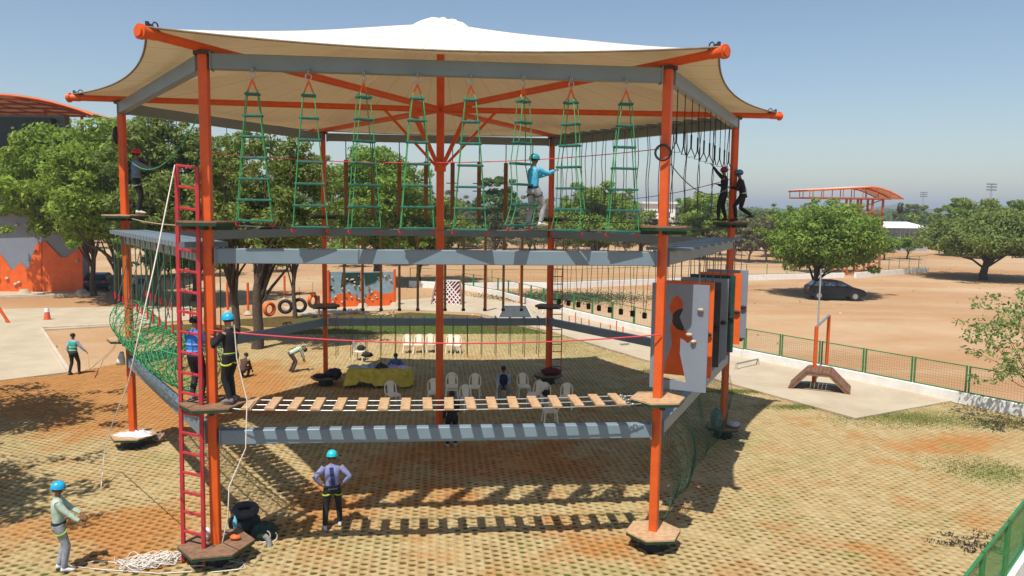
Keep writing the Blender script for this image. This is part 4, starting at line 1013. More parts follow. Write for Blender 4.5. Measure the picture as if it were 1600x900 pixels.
person('climber with a blue shoulder harness leaning on the right post, one leg bent', POST[2] + Vector((.24, -.22, 6.85)), R_(70), 1.60, pelvis=.86, lean=(0, .25), hands=((-.15, .42, 1.10), (.15, .36, .98)), elbow=((-.6, 0, -1), (.6, 0, -1)), feet=((-.12, .20, 0), (.12, -.30, .10)),
       shirt=(.014, .014, .016), trousers=(.012, .012, .014), shoes=(.03, .03, .03), helmet=(.04, .25, .45), belt=(.4, .4, .4), strap=(.04, .28, .55))
person('person in a pale mint shirt bending far down to the ground beyond the left side', g(455, 581), R_(-75), 1.66, pelvis=.84, lean=(0, 1.9), hands=((-.12, .62, .28), (.12, .66, .30)), elbow=((-.3, 0, 1), (.3, 0, 1)), head=(0, 1, -.5), feet=((-.12, -.03, 0), (.12, .06, 0)),
       shirt=(.40, .52, .42), trousers=(.10, .07, .055), shoes=(.05, .05, .05))
person('person in dark brown crouching on the paving behind the lower left platform', g(379, 590), R_(-20), 1.6, pelvis=.36, lean=(0, .55), hands=((-.18, .45, .22), (.18, .48, .25)), feet=((-.14, .16, 0), (.14, .20, 0)), head=(0, .5, 1),
       shirt=(.08, .045, .03), trousers=(.05, .03, .02), shoes=(.03, .03, .03))
person('person crouching in brown behind the net tunnel', g(276, 578), R_(40), 1.6, pelvis=.40, lean=(0, .5), hands=((-.18, .42, .25), (.18, .45, .28)), feet=((-.14, .14, 0), (.14, .18, 0)), head=(0, .5, 1),
       shirt=(.14, .07, .05), trousers=(.20, .12, .10), shoes=(.05, .05, .05))
person('person in black and red standing in the shade below the plank bridge', g(706, 698), R_(10), 1.70, hands=((-.24, .05, .86), (.12, .30, 1.02)), feet=((-.13, 0, 0), (.12, .05, 0)), shirt=(.03, .012, .014), trousers=(.012, .012, .013), shoes=(.35, .35, .33), helmet=None, vest=((.30, .015, .02),) if False else None)
person('person with a navy top standing far left beside the dark tree trunks', g(222, 462), R_(170), 1.65, shirt=(.03, .05, .14), trousers=(.30, .30, .30), shoes=(.5, .5, .5))
person('person in a white and green top standing far left beside the navy clad one', g(208, 461), R_(190), 1.62, shirt=(.55, .56, .50), trousers=(.04, .10, .08), shoes=(.3, .3, .3))
# ---- white chairs
def make_chair():
    t = thing('plastic_chair', 'x', 'chair', (0, 0, 0), 0, 'cream plastic chairs')
    m = MB(); m.prism([(-.21, -.20), (.21, -.20), (.23, .05), (.22, .22), (-.22, .22), (-.23, .05)], .41, .445); m.prism([(-.22, .20), (.22, .20), (.21, .235), (-.21, .235)], .38, .442); m.build('seat', CHAIRM, t, False)
    back = []
    for k in range(13):
        a = math.pi * k / 12; back.append((.215 * math.cos(a) * (1.0), -.21 - .09 * (.45 + .5 * math.sin(a)), .62 + .24 * math.sin(a)))
    pts = [(.215, -.20, .43)] + back + [(-.215, -.20, .43)]
    m = MB(); m.tube(pts, .022, 7); m.build('back_frame', CHAIRM, t, False)
    m = MB(); vs = []
    for (z, w, y) in ((.44, .11, -.20), (.60, .12, -.235), (.74, .13, -.262), (.85, .10, -.285)): vs += [(-w, y, z), (w, y, z), (w, y - .02, z), (-w, y - .02, z)]
    fs = []
    for i in range(3):
        for k in range(4): fs.append((i * 4 + k, i * 4 + (k + 1) % 4, i * 4 + 4 + (k + 1) % 4, i * 4 + 4 + k))
    m.add(vs, fs + [(3, 2, 1, 0), (12, 13, 14, 15)]); m.build('back_splat', CHAIRM, t, False)
    for sx in (-1, 1):
        for sy in (-1, 1):
            m = MB(); m.bar((sx * .19, sy * .19, .42), (sx * .235, sy * .245, 0), .045, .035); m.build('leg', CHAIRM, t, False)
    return t
ch0 = make_chair()
chairs = [(637, 551, 184, 'cream plastic chair at the left end of the sunlit far row'), (654, 551, 178, 'second cream chair from the left in the sunlit far row'), (673, 550, 186, 'third cream chair from the left in the sunlit far row, partly behind the centre pole'),
          (704, 551, 178, 'cream chair just right of the centre pole in the sunlit far row'), (713, 552, 170, 'cream chair at the right end of the sunlit far row, overlapping its neighbour'),
          (562, 563, 250, 'cream chair in the sun behind the yellow table with a black bag on it'), (614, 634, 205, 'cream chair in front of the yellow table'),
          (678, 630, 182, 'cream chair half hidden behind the orange centre pole in the shade'), (706, 624, 180, 'cream chair in the shade just right of the centre pole'), (741, 621, 170, 'cream chair in the shade behind another, left of the seated man'),
          (731, 641, 200, 'cream chair turned sideways nearer the bridge, left of the seated man'), (818, 620, 184, 'cream chair right of the seated man in the dark vest'), (836, 633, 140, 'cream chair turned away sideways, second right of the seated man'),
          (853, 637, 184, 'cream chair in the shade with a small black bag on its seat'), (859, 662, 2, 'cream chair nearest to the bridge, its back to the camera'), (884, 638, 165, 'cream chair at the right end of the shaded group'),
          (708, 622.5, 180, 'upper cream chair stacked on the one right of the centre pole')]
for i, (x, y, a, lb) in enumerate(chairs):
    p = g(x, y)
    if i == 16: p = g(706, 624) + Vector((0, .05, .09))
    if i == 0: ch0.location = p; ch0.rotation_euler = (0, 0, R_(a)); ch0['label'] = lb
    else: dup(ch0, p, R_(a), lb)
def bag(px, z, r, m, label, name='bag', cat='bag'):
    b = MB(); c = g(*px) + Vector((0, 0, z)); b.ball(c, r, 10, 8, jit=.2, rnd=rnd); b.tube([c + Vector((-.08, 0, r[2] * .8)), c + Vector((0, 0, r[2] + .1)), c + Vector((.08, 0, r[2] * .8))], .012, 5); return tag(b.build(name, m), label, cat)
BAGK = mat('black_fabric', (.015, .015, .018), .8, .3, 8)
bag((853, 638), .55, (.15, .1, .13), BAGK, 'small black bag on the seat of the shaded cream chair')
bag((564, 562), .56, (.2, .14, .14), BAGK, 'black bag on the sunlit cream chair behind the table'); bag((574, 566), .35, (.28, .16, .12), BAGK, 'black jacket slipping off the sunlit chair', 'jacket', 'jacket')
# seated people
person('man in a dark vest and grey trousers seated in the shade facing the camera', g(786, 624), R_(178), 1.72, pelvis=.50, hands=((-.14, .36, .62), (.14, .38, .60)), elbow=((-.7, -.4, -.5), (.7, -.4, -.5)), feet=((-.16, .46, 0), (.16, .48, 0)), knee=((-.2, 1, 1), (.2, 1, 1)),
       shirt=(.30, .34, .42), trousers=(.16, .18, .20), shoes=(.10, .10, .12), vest=((.012, .02, .045),), head=(0, .35, 1))
dup(ch0, g(786, 622), R_(180), 'cream chair under the seated man in the dark vest')
# table with yellow cloth
tc_ = g(593, 603); tw = 2.35
tb = thing('folding_table', 'long folding table hidden under a yellow cloth in the shade', 'table', tc_, R_(-4))
m = MB(); m.box((0, 0, .715), (tw, .74, .03)); m.build('tabletop', WOODD, tb, False)
for sx in (-1, 1):
    for sy in (-1, 1): m = MB(); m.tube([(sx * 1.0, sy * .3, 0), (sx * 1.0, sy * .3, .70)], .018, 6); m.build('leg', DARKM, tb, False)
def tablecloth():
    nx_, L_ = 72, .0; W2, D2 = tw / 2 + .02, .39; per = []
    def ring(ext, z, fl):
        out_ = []; nseg = 80
        for k in range(nseg):
            u_ = k / nseg * 4; s_ = int(u_); q = u_ - s_; cs = [(-W2, -D2), (W2, -D2), (W2, D2), (-W2, D2)]; a, b = cs[s_], cs[(s_ + 1) % 4]
            x, y = a[0] + (b[0] - a[0]) * q, a[1] + (b[1] - a[1]) * q; nr = Vector((x / W2 if abs(abs(x) - W2) < .02 else 0, y / D2 if abs(abs(y) - D2) < .02 else 0, 0))
            w = 1 + fl * math.sin(k * 1.15) + fl * .6 * math.sin(k * .53 + 2); zz = z
            if z < .2: zz = z + .09 * (math.sin(k * .31 + .8) ** 2) + (.16 if (s_ == 0 and .18 < q < .45) else 0)
            out_.append((x + nr.x * ext * w, y + nr.y * ext * w, zz))
        return out_
    rs = [ring(-.02, .742, 0), ring(.005, .738, 0), ring(.02, .70, 0), ring(.05, .52, .25), ring(.09, .32, .35), ring(.14, .07, .35)]; m = MB(); vs = [p for r_ in rs for p in r_]; k = 80
    fs = [(i * k + j, i * k + (j + 1) % k, (i + 1) * k + (j + 1) % k, (i + 1) * k + j) for i in range(len(rs) - 1) for j in range(k)]; m.add(vs, fs, True); m.add(rs[0], [tuple(range(k))]); return m
o = tablecloth().build('tablecloth', YCLOTH); o.location = tc_; o.rotation_euler = (0, 0, R_(-4)); tag(o, 'creased yellow cloth draped over the long table', 'tablecloth')
cc = [(.30, .40, .42), (.40, .55, .62), (.20, .32, .5), (.42, .32, .55), (.55, .50, .62), (.03, .03, .04), (.32, .38, .40)]
cn = ['grey green cloth bundle at the left end of the yellow table', 'pale blue cloth bundle on the left half of the yellow table', 'blue cloth bundle left of the middle of the yellow table', 'lilac cloth on the right half of the yellow table', 'pale lilac cloth at the right end of the yellow table', 'black bag in the middle of the yellow table', 'small grey bundle at the far left edge of the yellow table']
for i, (dx, c_) in enumerate(zip((-.95, -.62, -.3, .55, .95, .05, -1.05), cc)):
    m = crumple(tc_ + Vector((dx, rnd.uniform(-.15, .15) - dx * .07, .748)), .24, .2, .14 if i != 5 else .26, i + 3, 14); tag(m.build('cloth_bundle' if i != 5 else 'bag', cloth(c_)), cn[i], 'cloth' if i != 5 else 'bag')
person('person in a blue shirt seated behind the yellow table', tc_ + Vector((.62, .62, 0)), R_(176), 1.65, pelvis=.50, hands=((-.2, .40, .78), (.2, .42, .78)), elbow=((-.7, -.4, -.3), (.7, -.4, -.3)), feet=((-.14, .4, 0), (.14, .42, 0)), knee=((-.2, 1, 1), (.2, 1, 1)), shirt=(.06, .16, .34), trousers=(.05, .05, .08), shoes=(.05, .05, .05), head=(0, .5, 1))
dup(ch0, tc_ + Vector((.62, .66, 0)), R_(178), 'cream chair behind the yellow table under the person in blue')
b = MB(); q = g(592, 612); b.tube([q + Vector((.62, -.25, 0)), q + Vector((.62, -.25, .30))], [.12, .16], 12); tag(b.build('bucket', cloth((.30, .20, .16))), 'dull brown bucket on the ground in front of the yellow table', 'bucket')
# ================================================================ TRAINING PIECES ON THE PATH
gt = thing('pull_up_gate', 'orange two post frame with a grey top bar standing over the wooden ramp', 'frame', g(1271, 604)); a, b = g(1271, 604), g(1291, 577)
for q in (a, b): m = MB(); m.bar(q, q + Vector((0, 0, 2.5)), .12, .12, bev=.01); m.build('post', ORANGE, gt)
m = MB(); m.tube([a + Vector((0, 0, 2.5)), b + Vector((0, 0, 2.5))], .05, 8); m.build('top_bar', GREY, gt)
m = MB(); m.tube([a + Vector((0, -.0, -.0)), a + Vector((0, 0, .18))], [.30, .16], 10); m.build('footing', CONC, gt)
m = MB(); q = g(1273, 602); m.tube([q, q + Vector((0, 0, 4.85))], .035, 8); q_ = m.build('light_pole', mat('galvanised', (.32, .34, .35), .5, .1, 6)); tag(q_, 'slim grey pole rising behind the orange two post frame', 'pole')
ra = thing('wooden_ramp', 'low A shaped wooden ramp with a flat top on the path', 'ramp', g(1280, 610))
L0, L1, T0, T1_, R0 = g(1238, 604), g(1262, 604), g(1264, 606), g(1297, 606), g(1318, 614)
c0 = g(1280, 608); dx = Vector((.86, -.50, 0)).normalized(); dy = Vector((.50, .86, 0)).normalized()
def rp(x, y, z): return c0 + dx * x + dy * y + Vector((0, 0, z))
for (x0, z0, x1, z1, n_) in ((-1.12, .05, -.48, .78, 5), (-.48, .78, .40, .78, 6), (.40, .78, 1.15, .05, 5)):
    for k in range(n_):
        u0, u1 = k / n_, (k + .93) / n_; m = MB(); a = rp(x0 + (x1 - x0) * (u0 + u1) / 2, -.65, z0 + (z1 - z0) * (u0 + u1) / 2); b = rp(x0 + (x1 - x0) * (u0 + u1) / 2, .80, z0 + (z1 - z0) * (u0 + u1) / 2)
        L_ = math.hypot(x1 - x0, z1 - z0) * (u1 - u0); up_ = (dx * (-(z1 - z0)) + Vector((0, 0, 1)) * (x1 - x0)).normalized(); m.bar(a, b, L_, .075, up=up_); m.build('plank', mat('ramp_wood', (.19, .09, .05), .75, .2, 5) if 'ramp_wood' not in bpy.data.materials else bpy.data.materials['ramp_wood'], ra)
for y in (-.6, .75):
    m = MB()
    for A, B in (((-1.1, .03), (-.48, .72)), ((-.48, .72), (.4, .72)), ((.4, .72), (1.12, .03))): m.bar(rp(A[0], y, A[1]), rp(B[0], y, B[1]), .06, .16)
    m.build('side_rail', WOODD, ra)
m = MB(); m.bar(rp(-1.1, -.5, .03), rp(1.15, -.5, .03), .06, .05); m.bar(rp(-1.1, .6, .03), rp(1.15, .6, .03), .06, .05); m.build('base_frame', DARKM, ra)
def lowbar(p, q, h, label):
    a, b = g(*p), g(*q); t = thing('low_bar', label, 'bar', a); m = MB(); m.tube([a + Vector((0, 0, h)), b + Vector((0, 0, h))], .04, 8); m.build('bar', STEEL, t)
    for c in (a, b): m = MB(); m.tube([c, c + Vector((0, 0, h))], [.10, .05], 8); m.build('foot', CONC, t)
lowbar((1150, 579), (1184, 571), .30, 'low grey bar on two concrete feet right of the hanging panels'); lowbar((1000, 535), (1014, 534), .12, 'small low grey bar on the path beyond the right side')
lowbar((968, 541), (983, 540), .1, 'tiny low bar on the path left of the hanging panels')
bp0 = None
for i, (x, y) in enumerate([(889, 512), (899, 506), (908, 516), (920, 518), (938, 524), (953, 527), (963, 520), (973, 530)]):
    q = g(x, y)
    if bp0 is None:
        m = MB(); m.tube([(0, 0, -.05), (0, 0, .72)], .035, 8); bp0 = m.mesh('balance_post', ORANGE)
    tag(linkmesh('balance_post', bp0, None, q), 'thin orange balance post standing on the path beyond the back right side', 'post', 'thin orange balance posts on the path')
for (x, y, zt, lb) in ((758, 487, 412, 'bright orange pole on the path, left of the pair behind the tower'), (814, 475, 405, 'bright orange pole on the path, right of the pair behind the tower')):
    q = g(x, y); m = MB(); m.tube([q, q + Vector((0, 0, 3.6))], .115, 12); tag(m.build('orange_pole', ORANGE), lb, 'pole')
# dark trapezoid net frame on the path
q0, q1 = g(778, 497), g(832, 497); t = thing('crawl_frame', 'low dark net crawl frame with pale edges on the path behind the tower', 'crawl frame', q0)
m = MB(); m.add([q0, q1, q1 + Vector((-.35, .8, .72)), q0 + Vector((.5, .8, .72))], [(0, 1, 2, 3)]); m.add([q1, q1 + Vector((-.2, 1.6, 0)), q1 + Vector((-.35, .8, .72))], [(0, 1, 2)]); m.add([q0, q0 + Vector((.5, .8, .72)), q0 + Vector((.3, 1.6, 0))], [(0, 1, 2)]); m.build('net_sheet', DGREY, t)
m = MB(); m.tube([q0, q0 + Vector((.5, .8, .74)), q1 + Vector((-.35, .8, .74)), q1], .04, 6); m.tube([q0, q1], .03, 6); m.build('frame', mat('pale_steel', (.5, .5, .48), .5), t)
for k in range(5):
    q = g(815 + 8 * k, 490 + 2 * (k % 3)); m = MB(); m.bar(q + Vector((0, 0, .06)), q + Vector((rnd.uniform(-.5, .5), rnd.uniform(.2, .8), rnd.uniform(.1, .4))), .05, .05); tag(m.build('timber_offcut', mat('pale_timber', (.6, .56, .5), .7) if k == 0 else bpy.data.materials['pale_timber']), 'pale timber piece lying beside the dark crawl frame', 'timber', 'pale timber pieces by the crawl frame')
# ================================================================ FENCES AND LOW WALLS
def wall_fence(pts, wh, wt, fh, label, flabel, step=2.05, double=True, off=.0):
    P = [Vector((p.x, p.y, 0)) for p in pts]
    m = MB()
    for a, b in zip(P[:-1], P[1:]):
        m.bar(a + Vector((0, 0, wh / 2 - .15)), b + Vector((0, 0, wh / 2 - .15)), wt, wh + .3, bev=.015)
    o = m.build('low_wall', WHITEW); tag(o, label, 'wall')
    if not fh: return
    t = thing('mesh_fence', flabel, 'fence', P[0])
    pb = MB(); pb.box((0, 0, fh / 2), (.055, .055, fh)); pme_ = pb.mesh('fence_post', GREENP)
    for a, b in zip(P[:-1], P[1:]):
        L_ = (b - a).length; d = (b - a).normalized(); n_ = max(1, round(L_ / step)); ang = math.atan2(d.y, d.x)
        for k in range(n_):
            s0_, s1_ = L_ * k / n_ + .06, L_ * (k + 1) / n_ - .06
            for s_ in ((s0_, s1_) if double else (s0_,)): linkmesh('fence_post', pme_, t, a + d * s_ + Vector((0, 0, wh)) - P[0], ang)
            m = MB(); A, B = a + d * s0_, a + d * s1_
            for z in (wh + .03, wh + fh - .03): m = MB(); m.bar(A + Vector((0, 0, z)), B + Vector((0, 0, z)), .03, .04); m.build('rail', GREENP, t)
            dist = (A - Vector(CAM)).length
            cell = .10 if dist < 45 else .3; m = MB(); q = 0; W_ = (B - A).length; nz_ = int(fh / cell); nx_ = int(W_ / cell)
            for j in range(1, nx_): m.bar(A + d * (W_ * j / nx_) + Vector((0, 0, wh + .03)), A + d * (W_ * j / nx_) + Vector((0, 0, wh + fh - .03)), .0035, .0035)
            for j in range(1, nz_): m.bar(A + Vector((0, 0, wh + fh * j / nz_)), B + Vector((0, 0, wh + fh * j / nz_)), .0035, .0035)
            stuff(m.build('wire_mesh', DKGRP, t))
wall_fence([g(1163, 559), g(1605, 651), g(1850, 705)], .42, .22, 1.05, 'white low wall running along the path at right', 'green mesh fence with double posts on the white wall at right', 2.05)
wall_fence([g(722, 451), g(778, 461), g(870, 486), g(1163, 559)], .38, .22, 1.05, 'white low wall bending behind the tower to the hanging panels', 'green mesh fence on the white wall behind the tower', 2.2)
wall_fence([g(640, 447), g(722, 451), g(812, 449), g(866, 450), g(1165, 437), g(1318, 433)], .5, .25, 1.2, 'white low wall far behind, left of the tree with the car', 'green mesh fence on the far white wall left of the tree', 3.0, False)
wall_fence([g(1336, 434), g(1449, 425)], .6, .25, 1.5, 'white low wall far behind, right of the tree with the car', 'green mesh fence on the far white wall right of the tree', 2.6, False)
gc = g(885, 463); e_ = rng.normal(0, 1, (9000, 2)) * (3.4, 2.2); Vg2 = []  # low dark green slivers scattered over a soft oval of ground
pp_ = e_ + (gc.x, gc.y); aa = rng.uniform(0, 6.28, len(pp_)); hh2 = rng.uniform(-.02, .05, len(pp_)); z0_ = np.full(len(pp_), -.08)
Vg2 = np.stack([np.stack([pp_[:, 0] - .06 * np.cos(aa), pp_[:, 1] - .06 * np.sin(aa), z0_], 1), np.stack([pp_[:, 0] + .06 * np.cos(aa), pp_[:, 1] + .06 * np.sin(aa), z0_], 1), np.stack([pp_[:, 0] + rng.normal(0, .12, len(pp_)), pp_[:, 1] + rng.normal(0, .12, len(pp_)), hh2], 1)], 1).reshape(-1, 3)
stuff(linkmesh('low_green_patch', npmesh('low_green_patch', Vg2, np.arange(len(Vg2)).reshape(-1, 3), mat('patch_dark_green', (.045, .085, .035), .9, .3, .5, island=.35, c2=(.03, .06, .03)))))
# near corner fence at lower right
fa, fb = G(1600, 783, 1.5), G(1508, 900, 1.5); fd = (fb - fa); fd.z = 0; fl = fd.length; fd.normalize()
t = thing('mesh_fence', 'dark green mesh fence cutting the lower right corner close to the camera', 'fence', Vector((fa.x, fa.y, 0)))
for k in range(5):
    q = Vector((fa.x, fa.y, 0)) + fd * (-.62 + 1.9 * k - 1.9)
    for s_ in (0, .16): m = MB(); m.bar(q + fd * s_, q + fd * s_ + Vector((0, 0, 1.5)), .06, .06, up=fd); m.build('fence_post', GREENP, t)
    A, B = q + fd * .16, q + fd * 1.9
    m = MB(); m.bar(A + Vector((0, 0, 1.48)), B + Vector((0, 0, 1.48)), .05, .05); m.build('rail', GREENP, t); m = MB(); m.bar(A + Vector((0, 0, .42)), B + Vector((0, 0, .42)), .05, .05); m.build('rail', GREENP, t)
    m = MB(); W_ = (B - A).length
    for j in range(1, 30): m.bar(A + fd * (W_ * j / 30) + Vector((0, 0, .42)), A + fd * (W_ * j / 30) + Vector((0, 0, 1.48)), .005, .005)
    for j in range(1, 18): m.bar(A + Vector((0, 0, .42 + 1.06 * j / 18)), B + Vector((0, 0, .42 + 1.06 * j / 18)), .005, .005)
    stuff(m.build('wire_mesh', GREENP, t))
m = MB(); q = Vector((fa.x, fa.y, 0)); m.bar(q - fd * 3 + Vector((0, 0, .1)), q + fd * 8 + Vector((0, 0, .1)), .24, .6, bev=.02); tag(m.build('low_wall', WHITEW), 'white low wall under the green fence at the lower right corner', 'wall')
# ================================================================ CLIMBING TOWER far left
ct = thing('climbing_tower', 'tall climbing wall tower, grey above and orange below, under an arched roof at far left', 'climbing tower', g(60, 456))
yw = g(60, 456).y
def WP(x, y): p = AT(x, y, yw); return (p.x, p.z)
def wpoly(pts, yoff, th_, name, m, parent):
    P = [WP(*p) for p in pts]; n = len(P); b = MB(); tri = tessellate_polygon([[Vector((x, z, 0)) for x, z in P]])
    vs = [(x, yw - yoff, z) for x, z in P] + [(x, yw - yoff + th_, z) for x, z in P]
    fs = []
    for t3 in tri:
        A, B, C = [Vector(vs[i]) for i in t3]; fs.append(t3 if (B - A).cross(C - A).y < 0 else t3[::-1])
    fs += [tuple(i + n for i in f[::-1]) for f in fs[:len(tri)]] + [(k, (k + 1) % n, n + (k + 1) % n, n + k) for k in range(n)]
    b.add(vs, fs); return b.build(name, m, parent)
wpoly([(-330, 468), (131, 456), (127, 300), (100, 180), (-330, 180)], 0, .9, 'grey_wall', GREYB, ct)
for x0, x1 in ((-330, -100), (-99, 0), (1, 66), (67, 131)):
    zz = {-330: [(-330, 400), (-260, 425), (-200, 385), (-150, 420), (-100, 390)], -99: [(-99, 390), (-60, 420), (-30, 380), (0, 397)], 1: [(1, 397), (20, 424), (32, 410), (44, 423), (58, 381), (66, 378)], 67: [(67, 378), (72, 377), (96, 402), (105, 402), (129, 384)]}[x0]
    wpoly([(x0, 462 if x0 < 0 else 457), (x1, 457)] + zz[::-1], .10, .095, 'orange_panel', ORANGE2, ct)
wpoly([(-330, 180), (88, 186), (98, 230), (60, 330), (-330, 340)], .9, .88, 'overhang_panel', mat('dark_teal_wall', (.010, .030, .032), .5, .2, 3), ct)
rr2 = random.Random(9); hb_ = MB(); hb_.ball((0, 0, 0), (.16, .1, .12), 7, 5, jit=.3, rnd=rr2); hme = hb_.mesh('handhold', HOLD); hb_ = MB(); hb_.ball((0, 0, 0), (.14, .1, .1), 7, 5, jit=.3, rnd=rr2); hme2 = hb_.mesh('handhold', cloth((.35, .10, .03)))
for k in range(70):
    x, y = rr2.uniform(-120, 124), rr2.uniform(195, 450); up_ = y < 320 and x < 70; q = AT(x, y, yw - (.98 if up_ else .16)); o = linkmesh('handhold', hme if k % 3 else hme2, ct, q - ct.location)
# arched roof
ro = MB(); secs = []; y0_, y1_ = yw - 3.5, yw + 10.0; xr = AT(146, 180, y0_); 
def arc(x): # x pixel at the near edge
    return 145 + 33 * max(0, (x + 20) / 166) ** 2
xs = [-330 + 476 * i / 22 for i in range(23)]
near = [AT(x, arc(x), y0_) for x in xs]; V_ = []
for p in near: V_ += [(p.x, y0_, p.z), (p.x, y1_, p.z), (p.x, y0_, p.z - .06), (p.x, y1_, p.z - .06)]
fs = []
for i in range(22):
    a = i * 4; b = a + 4; fs += [(a, b, b + 1, a + 1), (a + 2, a + 3, b + 3, b + 2), (a, a + 2, b + 2, b), (a + 1, b + 1, b + 3, a + 3)]
ro.add(V_, fs); rf = ro.build('arched_roof', mat('tan_roof_sheet', (.45, .27, .15), .6, .1, 2, trans=(.12, .06, .03)), ct)
for yy in [y0_ + i * (y1_ - y0_) / 5 for i in range(6)]:
    m = MB(); m.tube([(p.x, yy, p.z - .12) for p in near], .09, 6); m.build('arch_rib', ORANGE, rf)
for i in range(0, 23, 2):
    p = near[i]; m = MB(); m.tube([(p.x, y0_, p.z - .14), (p.x, y1_, p.z - .14)], .05, 5); m.build('purlin', WOODD, rf)
m = MB()
for i in range(22):
    a, b = near[i], near[i + 1]
    if a.x > AT(106, 200, y1_).x: break
    m.bar((a.x, y1_ - .3, a.z - .55), (b.x, y1_ - .3, b.z - .55), .1, .8)
m.build('white_fascia', WHITEW, rf)
for x in (-300, -180, -60, 60, 118):
    p = AT(x, 200, yw); pz_ = AT(x, arc(x), y0_).z; m = MB(); m.tube([(p.x, yw + 1.2, 0), (p.x, yw + 1.2, pz_ - .15)], .12, 8); m.build('roof_post', ORANGE, rf)
# feet blocks at its base
for x in (38, 128): m = MB(); q = g(x, 459); m.tube([q, q + Vector((0, 0, .35))], [.55, .3], 8); m.build('footing', CONC, ct)
# orange slanted pole and cone-like post left
m = MB(); a = g(14, 505); m.tube([a, AT(0, 478, a.y - .0) + Vector((-.3, 0, .3))], .09, 8); tag(m.build('slanted_pole', ORANGE), 'orange slanted pole at the far left edge of the yard', 'pole')
q = g(74, 500); m = MB(); m.tube([q, q + Vector((0, 0, .75))], [.20, .10], 12); m.tube([q + Vector((0, 0, -.0)), q + Vector((0, 0, .04))], .3, 4); o = m.build('traffic_cone', mat('cone_orange', (.65, .12, .05), .6)); tag(o, 'faded orange and white cone at the corner of the yard', 'cone')
m = MB(); m.tube([q + Vector((0, 0, .5)), q + Vector((0, 0, .76))], [.145, .11], 12, caps=False); m.build('white_sleeve', WHITEW, o, False)
m = MB(); pts = [g(134, 570, .8) + Vector((0, 0, 0)), g(140, 575, .02), g(160, 560, .02), g(175, 545, .02), g(180, 536, .02)]; m.tube([g(121, 585) + Vector((.42, .1, .9)), g(140, 578, .4)] + pts[2:], .012, 5); tag(m.build('hose', TANR), 'thin hose held by the man in the green vest', 'hose')
# ================================================================ SWINGS, TYRES, BOULDERING WALL
def oposts(lst, h, label, group=None):
    for (x, y) in lst:
        q = g(x, y); t = thing('orange_post', label if isinstance(label, str) else label.pop(0), 'post', q, 0, group); m = MB(); m.tube([q, q + Vector((0, 0, h))], .08, 8); m.build('shaft', ORANGE, t); m = MB(); m.tube([q, q + Vector((0, 0, .25))], [.3, .14], 8); m.build('footing', CONC, t)
oposts([(356, 490), (388, 491)], 2.1, 'orange post with a pale footing under the trees left of the tyres', 'orange posts under the trees'); oposts([(445, 470)], 1.9, ['single orange post behind the hanging tyres'])
for (x, y, m_, lb, rz_) in ((446, 479, BLACK, 'grey black tyre hanging left of the open black one under the trees', (0.1, -1, 0)), (468, 477, BLACK, 'black tyre hanging with its opening to the camera, right of another', (0, -1, 0)), (421, 483, ORANGE2, 'orange red tyre hanging beside the pale tree trunk', (.8, -.6, 0)), (489, 470, ORANGE2, 'orange red tyre hanging by the slender tree behind the back left post', (.85, -.5, 0))):
    d_ = 48; c = far(x, y, d_); tyre('tyre', c, rz_, .36, .11, m_, lb)
    m = MB(); m.tube([c + Vector((0, 0, .45)), c + Vector((0, 0, 1.15))], .012, 4); tag(m.build('tyre_rope', GREYR), 'rope holding up the ' + lb.split(' hanging')[0] + (' on the right' if x == 468 else ' by the slender tree' if x == 489 else ''), 'rope')
c = far(446, 462, 48); t = thing('tyre_beam', 'brown horizontal beam on posts carrying the hanging tyres', 'beam', Vector((c.x, c.y, 0))); m = MB(); m.tube([far(415, 461, 48), far(493, 458, 48)], .06, 8); m.build('crossbar', LOG, t)
for x in (408, 498): q = far(x, 462, 48); m = MB(); m.tube([Vector((q.x, q.y, 0)), Vector((q.x, q.y, q.z))], .07, 8); m.build('post', LOG, t)
# bouldering wall
bw0, bw1 = g(514, 481), g(616, 478); t = thing('bouldering_wall', 'low bouldering wall with orange and grey zigzag panels behind the tower', 'climbing wall', bw0)
dw = (bw1 - bw0).normalized(); nw = Vector((dw.y, -dw.x, 0)); Lw = (bw1 - bw0).length; Hw = 2.55
def bwp(u, v, o=0.0): return bw0 + dw * (Lw * u) + Vector((0, 0, Hw * v)) + nw * o
def bwpoly(pts, o, th_, name, m):
    n = len(pts); b = MB(); tri = tessellate_polygon([[Vector((u * Lw, v * Hw, 0)) for u, v in pts]]); vs = [bwp(u, v, o) for u, v in pts] + [bwp(u, v, o - th_) for u, v in pts]; fs = []
    for t3 in tri:
        A, B, C = [vs[i] for i in t3]; fs.append(t3 if (B - A).cross(C - A).dot(nw) > 0 else t3[::-1])
    fs += [tuple(i + n for i in f[::-1]) for f in fs[:len(tri)]] + [(k, (k + 1) % n, n + (k + 1) % n, n + k) for k in range(n)]; b.add(vs, fs); return b.build(name, m, t)
bwpoly([(0, 0), (.49, 0), (.49, 1), (0, 1)], 0, .3, 'panel', mat('blue_grey_panel', (.24, .33, .37), .5, .1, 3)); bwpoly([(.51, 0), (1, 0), (1, .98), (.51, .98)], .02, .3, 'panel', bpy.data.materials['blue_grey_panel'])
bwpoly([(0, 0), (.49, 0), (.49, .12), (.40, .30), (.28, .42), (.14, .38), (.08, .25), (0, .28)], .04, .035, 'orange_panel', ORANGE2); bwpoly([(.51, 0), (1, 0), (1, .40), (.82, .34), (.70, .47), (.60, .35), (.51, .10)], .06, .035, 'orange_panel', ORANGE2)
bwpoly([(.18, .55), (.30, .72), (.46, .60), (.47, .97), (.20, .97)], .04, .035, 'dark_panel', DGREENB); bwpoly([(.55, .60), (.70, .70), (.82, .97), (.53, .96)], .06, .035, 'dark_panel', DGREENB); bwpoly([(0, .45), (.06, .5), (.05, .62), (0, .6)], .04, .035, 'dark_panel', DGREY)
